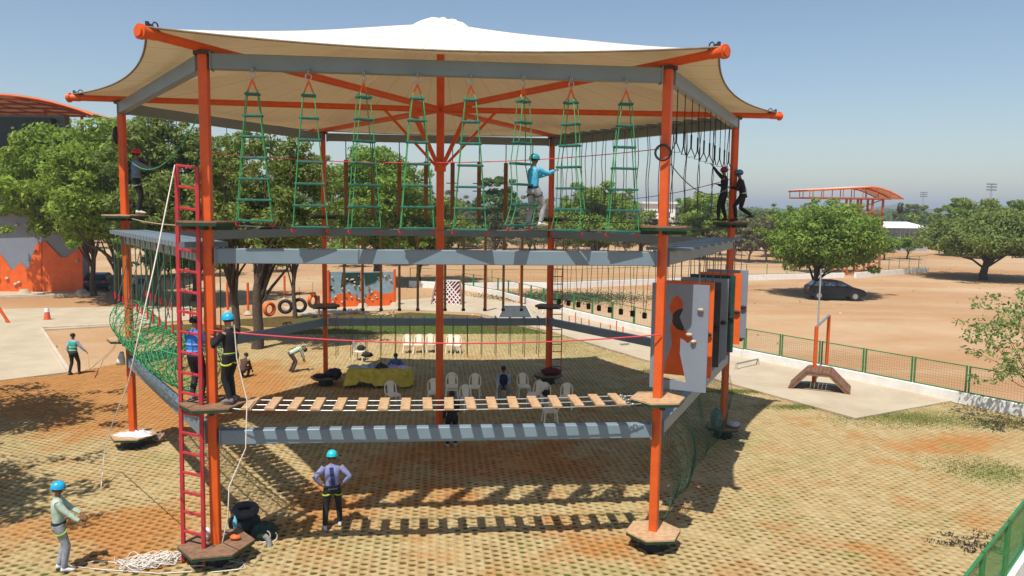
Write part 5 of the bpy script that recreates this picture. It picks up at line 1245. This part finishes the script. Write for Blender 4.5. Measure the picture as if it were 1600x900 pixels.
for u in (-.005, .5, 1.005): m = MB(); m.tube([bwp(u, 0, .05), bwp(u, 1.05, .05)], .09, 8); m.build('frame_post', ORANGE, t)
for k in range(44): o = linkmesh('handhold', hme if k % 2 else hme2, t, bwp(rr2.uniform(.04, .97), rr2.uniform(.08, .92), .08) - bw0, 0, (.55, .55, .55))
for u in (.5, 1.0): m = MB(); q = bwp(u, 0, .35); m.tube([q, q + Vector((0, 0, .3))], [.45, .25], 8); m.build('footing', CONC, t)
# lattice A frame
la, lb_ = g(674, 476), g(722, 477); t = thing('lattice_climber', 'small A shaped climbing frame with a white lattice and red face', 'climbing frame', la); dl = (lb_ - la); Ll = dl.length; dl.normalize(); nl = Vector((dl.y, -dl.x, 0))
def lp(u, v): return la + dl * (Ll * (u + (.5 - u) * .22 * v)) + Vector((0, 0, 1.75 * v)) - nl * (.8 * v)
LAT = mat('white_lattice', (.66, .62, .58), .6)
for k in range(-5, 8):
    for s_ in (1, -1):
        pts = []
        for j in range(9):
            v_ = j / 8; u_ = k / 7 + s_ * v_ * .75 + (0 if s_ == 1 else .15)
            if 0 <= u_ <= 1: pts.append(lp(u_, v_))
        if len(pts) > 1: m = MB(); m.bar(pts[0], pts[-1], .07, .05, up=nl); m.build('lattice_bar', LAT, t)
m = MB(); vs = [lp(0, 0) - nl * .12, lp(1, 0) - nl * .12, lp(1, 1) - nl * .1, lp(0, 1) - nl * .1]; m.add(vs, [(0, 1, 2, 3)]); m.build('backing', mat('navy_red_board', (.40, .05, .03), .6, .3, 1.2, c2=(.03, .03, .06)), t)
for u in (0, 1): m = MB(); m.bar(lp(u, 0), lp(u, 1), .12, .1, up=nl); m.build('side_post', WOODD, t); m = MB(); q = lp(u, 1); m.bar(q, Vector((q.x, q.y, 0)) - nl * .9, .12, .1, up=nl); m.build('rear_leg', cloth((.35, .06, .03)), t)
m = MB(); m.bar(lp(0, 0), lp(1, 0), .1, .1); m.build('rail', LAT, t); m = MB(); m.bar(lp(0, 1), lp(1, 1), .1, .1); m.build('rail', LAT, t)
# ================================================================ CARS
def car(loc, rz, paint, label, L_=4.15):
    t = thing('parked_car', label, 'car', loc, rz); s = L_ / 4.15; t.scale = (s, s, s)
    body = [(-2.05, .42), (-2.07, .70), (-2.02, .92), (-1.90, 1.02), (-1.1, 1.04), (.75, 1.0), (1.45, .90), (1.95, .76), (2.07, .60), (2.06, .36), (1.85, .26), (-1.9, .26)]
    m = MB(); secs = []
    for (y, k, dz) in ((-.82, .93, 0), (-.86, .985, 0), (-.80, 1, .0), (.80, 1, 0), (.86, .985, 0), (.82, .93, 0)):
        secs.append([(x * (.985 if abs(y) > .81 else 1), y * (1), .62 + (z - .62) * k) for x, z in body])
    n = len(body); vs = [p for s_ in secs for p in s_]; fs = [(i * n + k, i * n + (k + 1) % n, (i + 1) * n + (k + 1) % n, (i + 1) * n + k) for i in range(5) for k in range(n)] + [tuple(range(n)), tuple(range(5 * n, 6 * n))[::-1]]
    m.add(vs, fs); m.build('body', paint, t, False)
    cab0 = [(-1.88, 1.0), (-1.50, 1.36), (-1.1, 1.44), (-.1, 1.45), (.35, 1.38), (1.15, .97)]
    m = MB(); w0, w1 = .80, .62; vs = []
    for sy in (-1, 1): vs += [(x, sy * (w0 + (w1 - w0) * max(0, (z - 1.0) / .45)), z) for x, z in cab0]
    k = len(cab0); fs = [(i, i + 1, k + i + 1, k + i) for i in range(k - 1)] + [tuple(range(k))[::-1], tuple(range(k, 2 * k))]; m.add(vs, fs); m.build('roof', paint, t, False)
    GL = bpy.data.materials.get('car_glass') or mat('car_glass', (.05, .06, .065), .08, .02, 3, spec=.9)
    for sy in (-1, 1):
        for (xa_, xb_, xt0, xt1) in ((-1.62, -.98, -1.38, -1.0), (-.90, -.05, -.90, -.08), (.03, .95, .0, .30)):
            m = MB(); yb, yt = .80 * sy * 1.0, .64 * sy; e = .012 * sy; m.add([(xa_, yb - .01 * sy + e, 1.04), (xb_, yb - .01 * sy + e, 1.04), (xt1, yt + e * 1.5, 1.37), (xt0, yt + e * 1.5, 1.37)], [(0, 1, 2, 3)]); m.build('side_window', GL, t, False)
    m = MB(); m.add([(1.13, -.70, .998), (1.13, .70, .998), (.38, .58, 1.386), (.38, -.58, 1.386)], [(0, 1, 2, 3)]); m.build('windscreen', bpy.data.materials.get('windscreen_glass') or mat('windscreen_glass', (.30, .33, .34), .1, .02, 3, spec=.9), t, False)
    m = MB(); m.add([(-1.86, -.68, 1.04), (-1.86, .68, 1.04), (-1.53, .6, 1.35), (-1.53, -.6, 1.35)], [(0, 1, 2, 3)]); m.build('rear_window', GL, t, False)
    for x in (-1.28, 1.28):
        for sy in (-1, 1):
            m = MB(); m.tube([(x, sy * .66, .31), (x, sy * .875, .31)], .31, 18); w = m.build('wheel', BLACK, t, False); m = MB(); m.tube([(x, sy * .80, .31), (x, sy * .885, .31)], .19, 12); m.build('rim', STEEL, w, False)
            m = MB(); m.torus((x, sy * .84, .33), (0, 1, 0), .35, .03, 14, 5, arc=(0, 2 * math.pi)); m.build('wheel_arch', BLACK, t, False)
    for sy in (-1, 1):
        m = MB(); m.box((1.93, sy * .62, .68), (.22, .34, .13), bev=.03); m.build('headlight', bpy.data.materials.get('lamp_glass') or mat('lamp_glass', (.55, .57, .6), .1), t, False)
        m = MB(); m.box((-2.0, sy * .66, .82), (.12, .26, .16), bev=.02); m.build('tail_light', REDP, t, False)
        m = MB(); m.box((.72, sy * .92, 1.04), (.12, .18, .12), bev=.03); m.build('wing_mirror', paint, t, False)
    m = MB(); m.box((2.06, 0, .45), (.04, 1.1, .12)); m.build('grille', BLACK, t, False)
    return t
car(g(1303, 467), R_(-14), mat('black_car_paint', (.010, .012, .015), .38, .05, 3, spec=.35), 'black hatchback parked in the shade of the round tree', 4.6)
car(g(158, 452), R_(100), mat('navy_car_paint', (.015, .018, .035), .3, .05, 3), 'dark navy car parked in deep shade beside the orange climbing wall')
# ================================================================ FAR STRUCTURES
mat('rust_orange', (.42, .11, .04), .6)
def stand():
    D = 92; b0 = far(1318, 432, D); yb = b0.y; t = thing('climbing_stand', 'orange steel stand with a curved roof rising behind the round tree', 'stand', Vector((b0.x, yb, 0)))
    def q(x, y, dy=0): p = AT(x, y, yb + dy); return p
    prof = [(1247, 297), (1290, 295), (1345, 292), (1358, 294), (1372, 299), (1384, 305), (1392, 310)]
    m = MB(); vs = []
    for x, y in prof: p = q(x, y); vs += [(p.x, yb - 2.5, p.z), (p.x, yb + 2.5, p.z + .1)]
    m.add(vs, [(2 * i, 2 * i + 2, 2 * i + 3, 2 * i + 1) for i in range(len(prof) - 1)]); vs2 = [(v[0], v[1], v[2] - .08) for v in vs]; m.add(vs2, [(2 * i, 2 * i + 1, 2 * i + 3, 2 * i + 2) for i in range(len(prof) - 1)]); m.build('roof_sheet', mat('pale_roof', (.62, .55, .46), .6, trans=(.22, .09, .03)), t)
    for dy in (-2.5, 0, 2.5):
        m = MB(); m.tube([(q(x, y).x, yb + dy, q(x, y).z - .12) for x, y in prof], .09, 5); m.build('roof_rib', ORANGE, t)
        a, b = q(1248, 309), q(1392, 311); m = MB(); m.bar((a.x, yb + dy, a.z), (b.x, yb + dy, b.z), .13, .15); m.build('bottom_chord', bpy.data.materials['rust_orange'], t)
        for x in (1249, 1270, 1300, 1330, 1352, 1372):
            yt = np.interp(x, [p[0] for p in prof], [p[1] for p in prof]); m = MB(); c, d = q(x, 310), q(x, yt); m.bar((c.x, yb + dy, c.z), (c.x, yb + dy, d.z), .07, .07); m.build('strut', bpy.data.materials['rust_orange'], t)
    for x in (1318, 1334, 1352, 1368):
        c = q(x, 311)
        for dy in (-1.6, 1.6): m = MB(); m.bar((c.x, yb + dy, 0), (c.x, yb + dy, c.z), .2, .2); m.build('leg', mat('rust_orange', (.34, .09, .04), .6) if 'rust_orange' not in bpy.data.materials else bpy.data.materials['rust_orange'], t)
    a = q(1318, 311); b = q(1368, 311)
    for k in range(6):
        z0 = a.z * k / 6; z1 = a.z * (k + 1) / 6; m = MB(); m.bar((a.x, yb - 1.6, z0), (b.x, yb - 1.6, z1), .1, .1); m.bar((a.x, yb - 1.6, z1), (b.x, yb - 1.6, z1), .1, .1); m.build('brace', bpy.data.materials['rust_orange'], t)
    c = q(1388, 318); m = MB(); m.ball((c.x, yb - 2.4, c.z - .6), (.35, .3, .6), 8, 6); m.build('lamp', DARKM, t)
stand()
def mast(x, yt, yb_, D, label, w):
    b0 = far(x, yb_, D); top = far(x, yt, D); t = thing('floodlight_mast', label, 'floodlight', Vector((b0.x, b0.y, 0))); m = MB(); m.tube([(b0.x, b0.y, 0), (b0.x, b0.y, top.z)], [.5, .25], 8); m.build('pole', GREYR if False else cloth((.35, .36, .38)), t)
    for i in range(3):
        m = MB(); z = top.z - i * w * .32
        for k in range(5): m.box((b0.x + (k - 2) * w * .25, b0.y, z), (w * .18, .5, w * .16))
        m.bar((b0.x - w * .6, b0.y, z), (b0.x + w * .6, b0.y, z), .25, .25); m.build('lamp_row', cloth((.22, .23, .25)), t)
mast(1441, 301, 340, 330, 'grey floodlight mast on the horizon, left of the two', 2.6); mast(1546, 288, 340, 300, 'grey floodlight mast on the horizon, right of the two', 3.4)
def shed():
    a, b = far(1383, 400, 150), far(1450, 400, 150); y = a.y; t = thing('metal_shed', 'grey shed with a pale pitched roof beyond the small round tree', 'shed', Vector(((a.x + b.x) / 2, y, 0))); zt = far(1400, 356, 150).z; zr = far(1420, 347, 150).z
    m = MB(); m.box(((a.x + b.x) / 2, y + 5, zt / 2), (b.x - a.x, 10, zt)); m.build('wall', cloth((.36, .38, .42)), t)
    m = MB(); cx_ = (a.x + b.x) / 2; m.add([(a.x - .6, y - .8, zt), (b.x + .6, y - .8, zt), (b.x - 1, y + 5, zr), (a.x + 2.5, y + 5, zr), (a.x - .6, y + 11, zt), (b.x + .6, y + 11, zt)], [(0, 1, 2, 3), (3, 2, 5, 4), (0, 3, 4), (1, 5, 2)]); m.build('roof', WHITEW, t)
    for k in range(7):
        x = a.x + (b.x - a.x) * (k + .5) / 7; m = MB(); m.box((x, y - .06, zt * .55), (.7, .08, zt * .45)); m.build('window', cloth((.16, .18, .2)), t)
    for k in range(10): m = MB(); x = a.x + (b.x - a.x) * k / 9; m.box((x, y - .08, zt / 2), (.12, .1, zt)); m.build('wall_rib', cloth((.5, .51, .53)), t)
shed()
def whouse(x0, x1, yt, D, label, yb_=352):
    a, b = far(x0, yb_, D), far(x1, yb_, D); zt = far(x0, yt, D).z; t = thing('white_building', label, 'building', Vector(((a.x + b.x) / 2, a.y, 0)))
    m = MB(); m.box(((a.x + b.x) / 2, a.y + 4, zt / 2), (b.x - a.x, 8, zt)); m.build('wall', WHITEW, t); m = MB(); m.box(((a.x + b.x) / 2, a.y + 4, zt + .2), (b.x - a.x + 1.2, 9, .4)); m.build('roof', WHITEW, t)
    n_ = max(2, int((b.x - a.x) / 2.5))
    for k in range(n_):
        for z in ([zt * .3, zt * .72] if zt > 6 else [zt * .5]): m = MB(); m.box((a.x + (b.x - a.x) * (k + .5) / n_, a.y - .03, z), (1.1, .1, 1.3)); m.build('window', cloth((.06, .07, .08)), t)
whouse(1006, 1056, 318, 170, 'white building with dark windows between the trees behind the front right post'); whouse(1150, 1200, 371, 150, 'pale low building behind bare trees right of the right post', 380)
whouse(600, 640, 352, 190, 'low white building glimpsed through the ladders', 370)
# ================================================================ HILLS
def hill(x0, x1, ytop, D, m):
    a, b = far(x0, 335, D), far(x1, 335, D); n_ = 40; vs, fs = [], []
    for i in range(n_ + 1):
        u = i / n_; p = a.lerp(b, u); h_ = (7.1 + (332 - ytop) * D / FPX) * (math.sin(math.pi * u) ** .7) * (1 + .12 * math.sin(u * 17) + .06 * math.sin(u * 41)); vs += [(p.x, p.y, -2), (p.x, p.y + D * .06, h_), (p.x, p.y + D * .2, -2)]
    for i in range(n_): k = i * 3; fs += [(k, k + 3, k + 4, k + 1), (k + 1, k + 4, k + 5, k + 2)]
    b_ = MB(); b_.add(vs, fs, True); struct(b_.build('hills', m))
HM = mat('distant_hill', (.10, .12, .07), .95, .2, .01)
hill(1340, 1560, 317, 1500, HM); hill(900, 1400, 322, 2200, HM); hill(-400, 700, 316, 2200, HM); hill(1480, 2000, 320, 2000, HM)
# ================================================================ TREES
def crown_arrays(rng, clumps, per, size):
    V = []
    for (c, r) in clumps:
        k = max(20, int(per * (r[0] * r[1] * r[2]) ** .5)); d = rng.normal(size=(k, 3)); d /= np.linalg.norm(d, axis=1)[:, None]
        rad = rng.uniform(.25, 1.0, (k, 1)) ** .5; p = np.array(c) + d * rad * np.array(r)
        p += rng.normal(0, .06, (k, 3)) * np.array(r)
        nrm = d * .55 + rng.normal(0, .55, (k, 3)) + np.array([0, 0, .45]); nrm /= np.linalg.norm(nrm, axis=1)[:, None]
        t = np.cross(nrm, rng.normal(size=(k, 3))); t /= np.linalg.norm(t, axis=1)[:, None]; b = np.cross(nrm, t)
        s = size * rng.uniform(.6, 1.35, (k, 1)); V.append(np.stack([p - t * s, p - b * s * .42, p + t * s, p + b * s * .42], 1))
    V = np.concatenate(V); n = len(V); return V.reshape(-1, 3), np.arange(4 * n).reshape(-1, 4)
def tree_parts(seed, H, W_, crown_lo, leaf, leafm, per=1.0, ncl=46, trunk_r=.22, lean=0.0, fork=None, flat=.55, off=(0, 0), depth=None, open_=0.0, barkm=None, droop=0.25, strag=10):
    """meshes of a tree of height H, crown width W_, crown bottom at crown_lo, at local origin"""
    rng = np.random.default_rng(seed); rd = random.Random(seed); Dp = depth or W_; cz = (H + crown_lo) / 2; hz = (H - crown_lo) / 2; cl = []
    for k in range(ncl):
        while True:
            p = rng.uniform(-1, 1, 3)
            if np.linalg.norm(p) < 1 and (np.linalg.norm(p) > .5 or rng.random() < .25): break
        zz = p[2] if p[2] > 0 else p[2] * .75
        r = rng.uniform(.13, .23) * W_ * .5 * 1.45
        cl.append(((off[0] + p[0] * (W_ / 2 - r * .6), off[1] + p[1] * (Dp / 2 - r * .6), cz + zz * (hz - r * .45) - droop * (p[0] ** 2) * hz * .4), (r, r, r * flat)))
    for k in range(strag * 2):
        a = rng.uniform(0, 6.28); z = rng.uniform(-.75, .95); q = math.sqrt(max(0, 1 - z * z)) * rng.uniform(.85, 1.1); r = W_ * rng.uniform(.025, .06)
        cl.append(((off[0] + math.cos(a) * q * W_ * .53, off[1] + math.sin(a) * q * Dp * .53, cz + z * hz * 1.05), (r * 1.5, r * 1.5, r * .8)))
    V, F = crown_arrays(rng, cl, per * 260 / max(.3, (W_ * .13) ** 1.5) * (W_ / 8) ** 1.0, leaf)
    me = npmesh('crown', V, F, leafm)
    tb_ = MB(); top = Vector((lean + off[0] * .3, 0, crown_lo + hz * .35)); pts = [Vector((0, 0, -.2))]
    for i in range(1, 6): u = i / 5; pts.append(Vector((lean * u * u + .12 * math.sin(u * 5 + seed), .1 * math.sin(u * 4 + seed * 2), top.z * u)))
    tb_.tube(pts, [trunk_r * 1.35, trunk_r, trunk_r * .92, trunk_r * .8, trunk_r * .7, trunk_r * .5], 10)
    lb = MB(); order = sorted(range(ncl), key=lambda i: rng.random())[:20]
    for i in order:
        c = Vector(cl[i][0]); s = pts[rd.choice((2, 3, 4, 5))]; mid = s.lerp(c, .5) + Vector((rd.uniform(-.1, .1) * W_ * .3, rd.uniform(-.1, .1) * W_ * .3, -.04 * W_ + rd.uniform(0, .08) * W_)); rr_ = trunk_r * rd.uniform(.3, .55)
        lb.tube([s, s.lerp(mid, .5) + Vector((0, 0, .02 * W_)), mid, mid.lerp(c, .5), c], [rr_, rr_ * .8, rr_ * .55, rr_ * .35, rr_ * .12], 6)
    return me, tb_.mesh('trunk', barkm or BARK), lb.mesh('limbs', barkm or BARK)
def tree(name, label, loc, parts, rz=0.0, s=1.0, group=None):
    t = thing(name, label, 'tree', loc, rz, group); t.scale = (s, s, s); tr_ = linkmesh('trunk', parts[1], t); linkmesh('limbs', parts[2], tr_); linkmesh('crown', parts[0], t); return t
def ptree(x, yb_, label, x0, x1, ytop, ylow, seed, leafm, leaf=.17, **kw):
    """tree whose trunk stands at pixel (x, yb_) and whose crown spans x0..x1, ytop..ylow"""
    q = g(x, yb_, -.06); d = (np.array(q) - CAM) @ RM[:, 1]; k = d / FPX; hor = 325.7 + (x - 681) * .0132
    H = 7.16 + (hor - ytop) * k; lo = max(.8, 7.16 + (hor - ylow) * k); W_ = (x1 - x0) * k; off = (((x0 + x1) / 2 - x) * k, 0)
    P = tree_parts(seed, H, W_, lo, leaf, leafm, off=off, **kw); return tree('tree', label, q, P)
ptree(147, 462, 'large leafy tree at far left in front of the climbing tower', 20, 215, 186, 396, 11, LEAF_A, .20, trunk_r=.20, ncl=110, per=1.2)
ptree(186, 474, 'tall broad tree with a dark trunk right behind the left post', 80, 300, 176, 414, 35, LEAF_A, .19, trunk_r=.28, ncl=90, per=1.1)
ptree(240, 480, 'broad dark leaved tree between the left post and the red ladder', 165, 345, 172, 422, 12, LEAF_B, .19, trunk_r=.28, ncl=90, per=1.1)
ptree(304, 470, 'tree crown behind the front left post', 250, 400, 188, 424, 19, LEAF_B, .19, trunk_r=.24, ncl=70, per=1.1)
ptree(366, 538, 'dark trunked tree standing just left of the pale trunked one', 305, 450, 205, 424, 13, LEAF_B, .13, trunk_r=.2, ncl=80, per=1.0)
ptree(402, 546, 'forked tree with a pale trunk behind the rope ladders', 360, 530, 196, 426, 14, LEAF_B, .13, trunk_r=.25, ncl=90, per=1.0, lean=.5)
ptree(462, 505, 'slender tree with a thin forked trunk left of the back left post', 410, 530, 230, 416, 15, LEAF_B, .14, trunk_r=.13, ncl=50)
ptree(590, 446, 'tall bright green tree behind the back left post', 500, 682, 224, 412, 16, LEAF_C, .20, trunk_r=.32, ncl=110, per=1.1)
ptree(655, 440, 'lower green tree right of the tall one, behind the centre pole', 600, 740, 296, 408, 17, LEAF_B, .20, trunk_r=.22, ncl=60)
ptree(772, 405, 'grey green tree behind the fifth rope ladder', 735, 812, 266, 392, 18, LEAF_F, .26, trunk_r=.25, ncl=34)
ptree(930, 408, 'wide bright green tree behind the front right rope ladders', 852, 1012, 288, 396, 20, LEAF_C, .25, trunk_r=.3, ncl=50)
ptree(1100, 405, 'tree behind the hanging ropes left of the right post', 1052, 1150, 296, 392, 21, LEAF_A, .26, trunk_r=.25, ncl=34)
ptree(1274, 463, 'round dense tree shading the parked black car', 1194, 1380, 313, 432, 22, LEAF_C, .17, trunk_r=.20, ncl=130, per=1.1, flat=.6)
ptree(1537, 437, 'spreading umbrella shaped tree with a curved trunk at right', 1440, 1670, 316, 410, 23, LEAF_B, .20, trunk_r=.42, ncl=130, flat=.45, droop=.8, per=1.1)
ptree(1417, 404, 'small round topped tree in front of the grey shed', 1396, 1440, 366, 392, 24, LEAF_A, .22, trunk_r=.14, ncl=24)
ptree(1381, 405, 'low bushy tree beside the small round topped one', 1366, 1400, 374, 400, 25, LEAF_A, .22, trunk_r=.14, ncl=18)
ptree(1500, 400, 'green tree behind the umbrella shaped tree', 1462, 1540, 312, 392, 26, LEAF_C, .30, trunk_r=.3, ncl=34)
ptree(1580, 400, 'fresh green tree at the right edge behind the umbrella shaped tree', 1540, 1660, 314, 392, 27, LEAF_C, .30, trunk_r=.3, ncl=40)
ptree(1206, 400, 'tree peeping out left of the round tree', 1176, 1246, 318, 392, 28, LEAF_C, .28, trunk_r=.25, ncl=28)
bsh = [tree_parts(50 + i, 3.4, 5.5, .2, .17, (LEAF_B, LEAF_A)[i], per=.6, ncl=24, trunk_r=.07, flat=.8) for i in range(2)]
for i, (x, yb_, s, lb) in enumerate([(262, 432, 1.1, 'dark bush behind the left post beyond the yard'), (300, 428, .9, 'dark bush behind the red ladder beyond the yard'), (335, 430, 1.1, 'dark bush just right of the front left post, far behind'), (425, 424, .9, 'bush between the two trunks under the trees'), (540, 416, 1.0, 'bush left of the tall bright green tree'), (630, 414, 1.0, 'bush right of the tall bright green tree')]):
    tree('bush', lb, g(x, yb_, -.06), bsh[i % 2], i * 1.1, s)
# bare grey brown scrub trees in the middle distance
scr = [tree_parts(60 + i, 5.5, 6.5, 1.0, .22, LEAF_D, per=.45, ncl=22, trunk_r=.12, barkm=cloth((.25, .2, .17))) for i in range(3)]
for i, (x, yb_, s) in enumerate([(520, 398, 1.0), (570, 396, .9), (640, 397, .9), (690, 398, 1.0), (725, 396, .8), (768, 400, .8), (812, 398, .9), (850, 397, 1.0), (884, 399, .8), (925, 402, .8), (975, 400, .9), (1030, 402, .9), (1066, 403, .8), (1100, 405, .9), (1146, 408, 1.1), (1172, 409, 1.3), (1196, 410, 1.3), (440, 400, 1.0), (380, 402, 1.1), (700, 390, 1.2), (745, 389, 1.3), (790, 390, 1.2), (835, 391, 1.3), (868, 392, 1.2), (905, 391, 1.3), (950, 392, 1.2), (1000, 393, 1.3), (1048, 394, 1.3), (1085, 395, 1.2), (1125, 396, 1.3), (545, 389, 1.3), (600, 389, 1.2), (660, 389, 1.3), (480, 390, 1.2), (410, 391, 1.3), (340, 392, 1.3)]):
    tree('scrub_tree', 'grey brown scrub tree in the band of scrub across the middle distance', g(x, yb_, -.06), scr[i % 3], i * 1.3, s * (.9 + .2 * rnd.random()), 'grey brown scrub trees in the middle distance')
# row of far trees
ft = [tree_parts(80 + i, 10 + i, 12, 1.5, .42, (LEAF_F, LEAF_A, LEAF_B, LEAF_F)[i], per=.8, ncl=34, trunk_r=.3) for i in range(4)]
i = 0
for D, n_, s in ((135, 26, .55), (165, 26, .66), (215, 30, .88), (270, 34, 1.05)):
    for k in range(n_):
        x = -260 + (2150) * (k + rnd.uniform(.1, .9)) / n_; p = far(x, 345, D); tree('far_tree', 'far green tree in the row of trees along the horizon', Vector((p.x, p.y + rnd.uniform(-14, 14), -.2)), ft[(i * 7 + k) % 4], rnd.uniform(0, 6), s * rnd.uniform(.8, 1.15) * (.82 if x > 1100 and x < 1500 else 1), 'far trees along the horizon'); i += 1
# farther wood as one mass
rng = np.random.default_rng(77); cl = []
for k in range(420):
    x = rng.uniform(-420, 2050); D = rng.uniform(300, 620); p = far(x, 340, D); h_ = rng.uniform(5, 9.5) + (2 if D > 480 else 0); cl.append(((p.x, p.y, h_ * .55), (rng.uniform(6, 12), rng.uniform(5, 9), h_ * .52)))
Vw, Fw = crown_arrays(rng, cl, 15, 1.1); stuff(linkmesh('distant_wood', npmesh('distant_wood', Vw, Fw, LEAF_F)))
# sapling at the right with feathery leaves, and the trees outside the frame that shade the paving
P_ = tree_parts(31, 4.6, 4.2, 1.1, .085, leafmat('leaf_feathery', (.13, .19, .06), (.08, .11, .03), (.09, .14, .04)), per=.42, ncl=46, trunk_r=.05, flat=.5, off=(-.5, 0), strag=26)
tree('sapling', 'young feathery leaved sapling at the right edge in front of the white wall', g(1618, 668), P_)
rngw = np.random.default_rng(5); q = g(1530, 848); Vw, Fw = crown_arrays(rngw, [((rngw.normal(0, .5), rngw.normal(0, .30), .03), (.20, .16, .035)) for _ in range(22)], 700, .035)  # flat dark flecks stand in for a tree's leafy shadow on the paving
stuff(linkmesh('leaf_shadow_patch', npmesh('leaf_shadow_patch', Vw, Fw, mat('leaf_shadow_tone', (.05, .045, .03), .8, .3, 3, island=.5, c2=(.03, .02, .025))), None, q))
P_ = tree_parts(34, 9.5, 9.0, 5.0, .14, LEAF_A, per=.9, ncl=54, trunk_r=.25)
for (x, y, lb) in ((10, 655, 'leafy tree just outside the left edge shading the paving'), (-120, 800, 'leafy tree outside the lower left edge shading the paving')):
    q = g(x, y) - Vector((SX, SY, 0)) * 7.0; tree('tree', lb, Vector((q.x - 1.4, q.y, 0)), P_)
# weeds and stones scattered over the open field
rngf = np.random.default_rng(21); m_ = 420; k_ = rngf.integers(0, 60, m_); cxs = rngf.uniform(-50, 75, 60); cys = rngf.uniform(20, 95, 60); Pf = np.stack([cxs[k_] + rngf.normal(0, 7, m_), cys[k_] + rngf.normal(0, 7, m_)], 1)
okf = ~inpoly(Pf[:, 0], Pf[:, 1], pv); Pf = Pf[okf]; m_ = len(Pf); a_ = rngf.uniform(0, 6.28, (m_, 5)); hh = rngf.uniform(.05, .16, (m_, 5)); T_ = np.stack([Pf[:, :1] + np.cos(a_) * .09, Pf[:, 1:] + np.sin(a_) * .09, hh - .06], 2); A_ = np.stack([Pf[:, :1] - np.sin(a_) * .03, Pf[:, 1:] + np.cos(a_) * .03, 0 * hh - .1], 2); B_ = np.stack([Pf[:, :1] + np.sin(a_) * .03, Pf[:, 1:] - np.cos(a_) * .03, 0 * hh - .1], 2)
stuff(linkmesh('field_weeds', npmesh('field_weeds', np.stack([A_, B_, T_], 2).reshape(-1, 3), np.arange(m_ * 15).reshape(-1, 3), mat('dry_weed', (.24, .22, .09), .9, .3, .3, island=.4, c2=(.14, .15, .05)))))
m = MB()
for k in range(110):
    x, y = rnd.uniform(-45, 70), rnd.uniform(18, 90)
    if inpoly(np.array([x]), np.array([y]), pv)[0]: continue
    r_ = rnd.uniform(.03, .11); m.ball((x, y, -.05), (r_ * 1.4, r_, r_ * .8), 5, 3, jit=.5, rnd=rnd)
stuff(m.build('field_stones', KERB))
# ---- heaps of soil, planted edge
for k, (x, y, w, lb) in enumerate([(300, 515, 3.2, 'low brown soil heap beyond the left side'), (470, 503, 4.5, 'dark soil bank under the trees behind the back left post'), (1270, 572, 0, ''), (560, 499, 3, 'soil bank right of the back left post'), (1480, 585, 0, '')]):
    if w: m = MB(); m.ball(g(x, y) + Vector((0, 0, -.1)), (w, w * .4, .38), 18, 8, jit=.18, rnd=rnd); o = m.build('soil_bank', PSOIL); tag(o, lb, 'soil')
m = MB()
for k in range(40):
    q = g(rnd.uniform(540, 620), rnd.uniform(484, 500)); m.ball(q + Vector((0, 0, .05)), (rnd.uniform(.05, .18), rnd.uniform(.05, .16), rnd.uniform(.04, .12)), 6, 4, jit=.4, rnd=rnd)
stuff(m.build('rubble', CONC))
# ================================================================ HAZE
m = bpy.data.materials.new('haze'); m.use_nodes = True; nt = m.node_tree; nt.nodes.remove(nt.nodes['Principled BSDF'])
pv_ = nt.nodes.new('ShaderNodeVolumePrincipled'); pv_.inputs['Color'].default_value = (.76, .86, 1.0, 1); pv_.inputs['Density'].default_value = .00045; pv_.inputs['Anisotropy'].default_value = .2
nt.links.new(pv_.outputs[0], nt.nodes['Material Output'].inputs['Volume'])
hz = MB(); hz.box((0, 2400, 34), (7000, 5400, 72)); stuff(hz.build('haze', m))
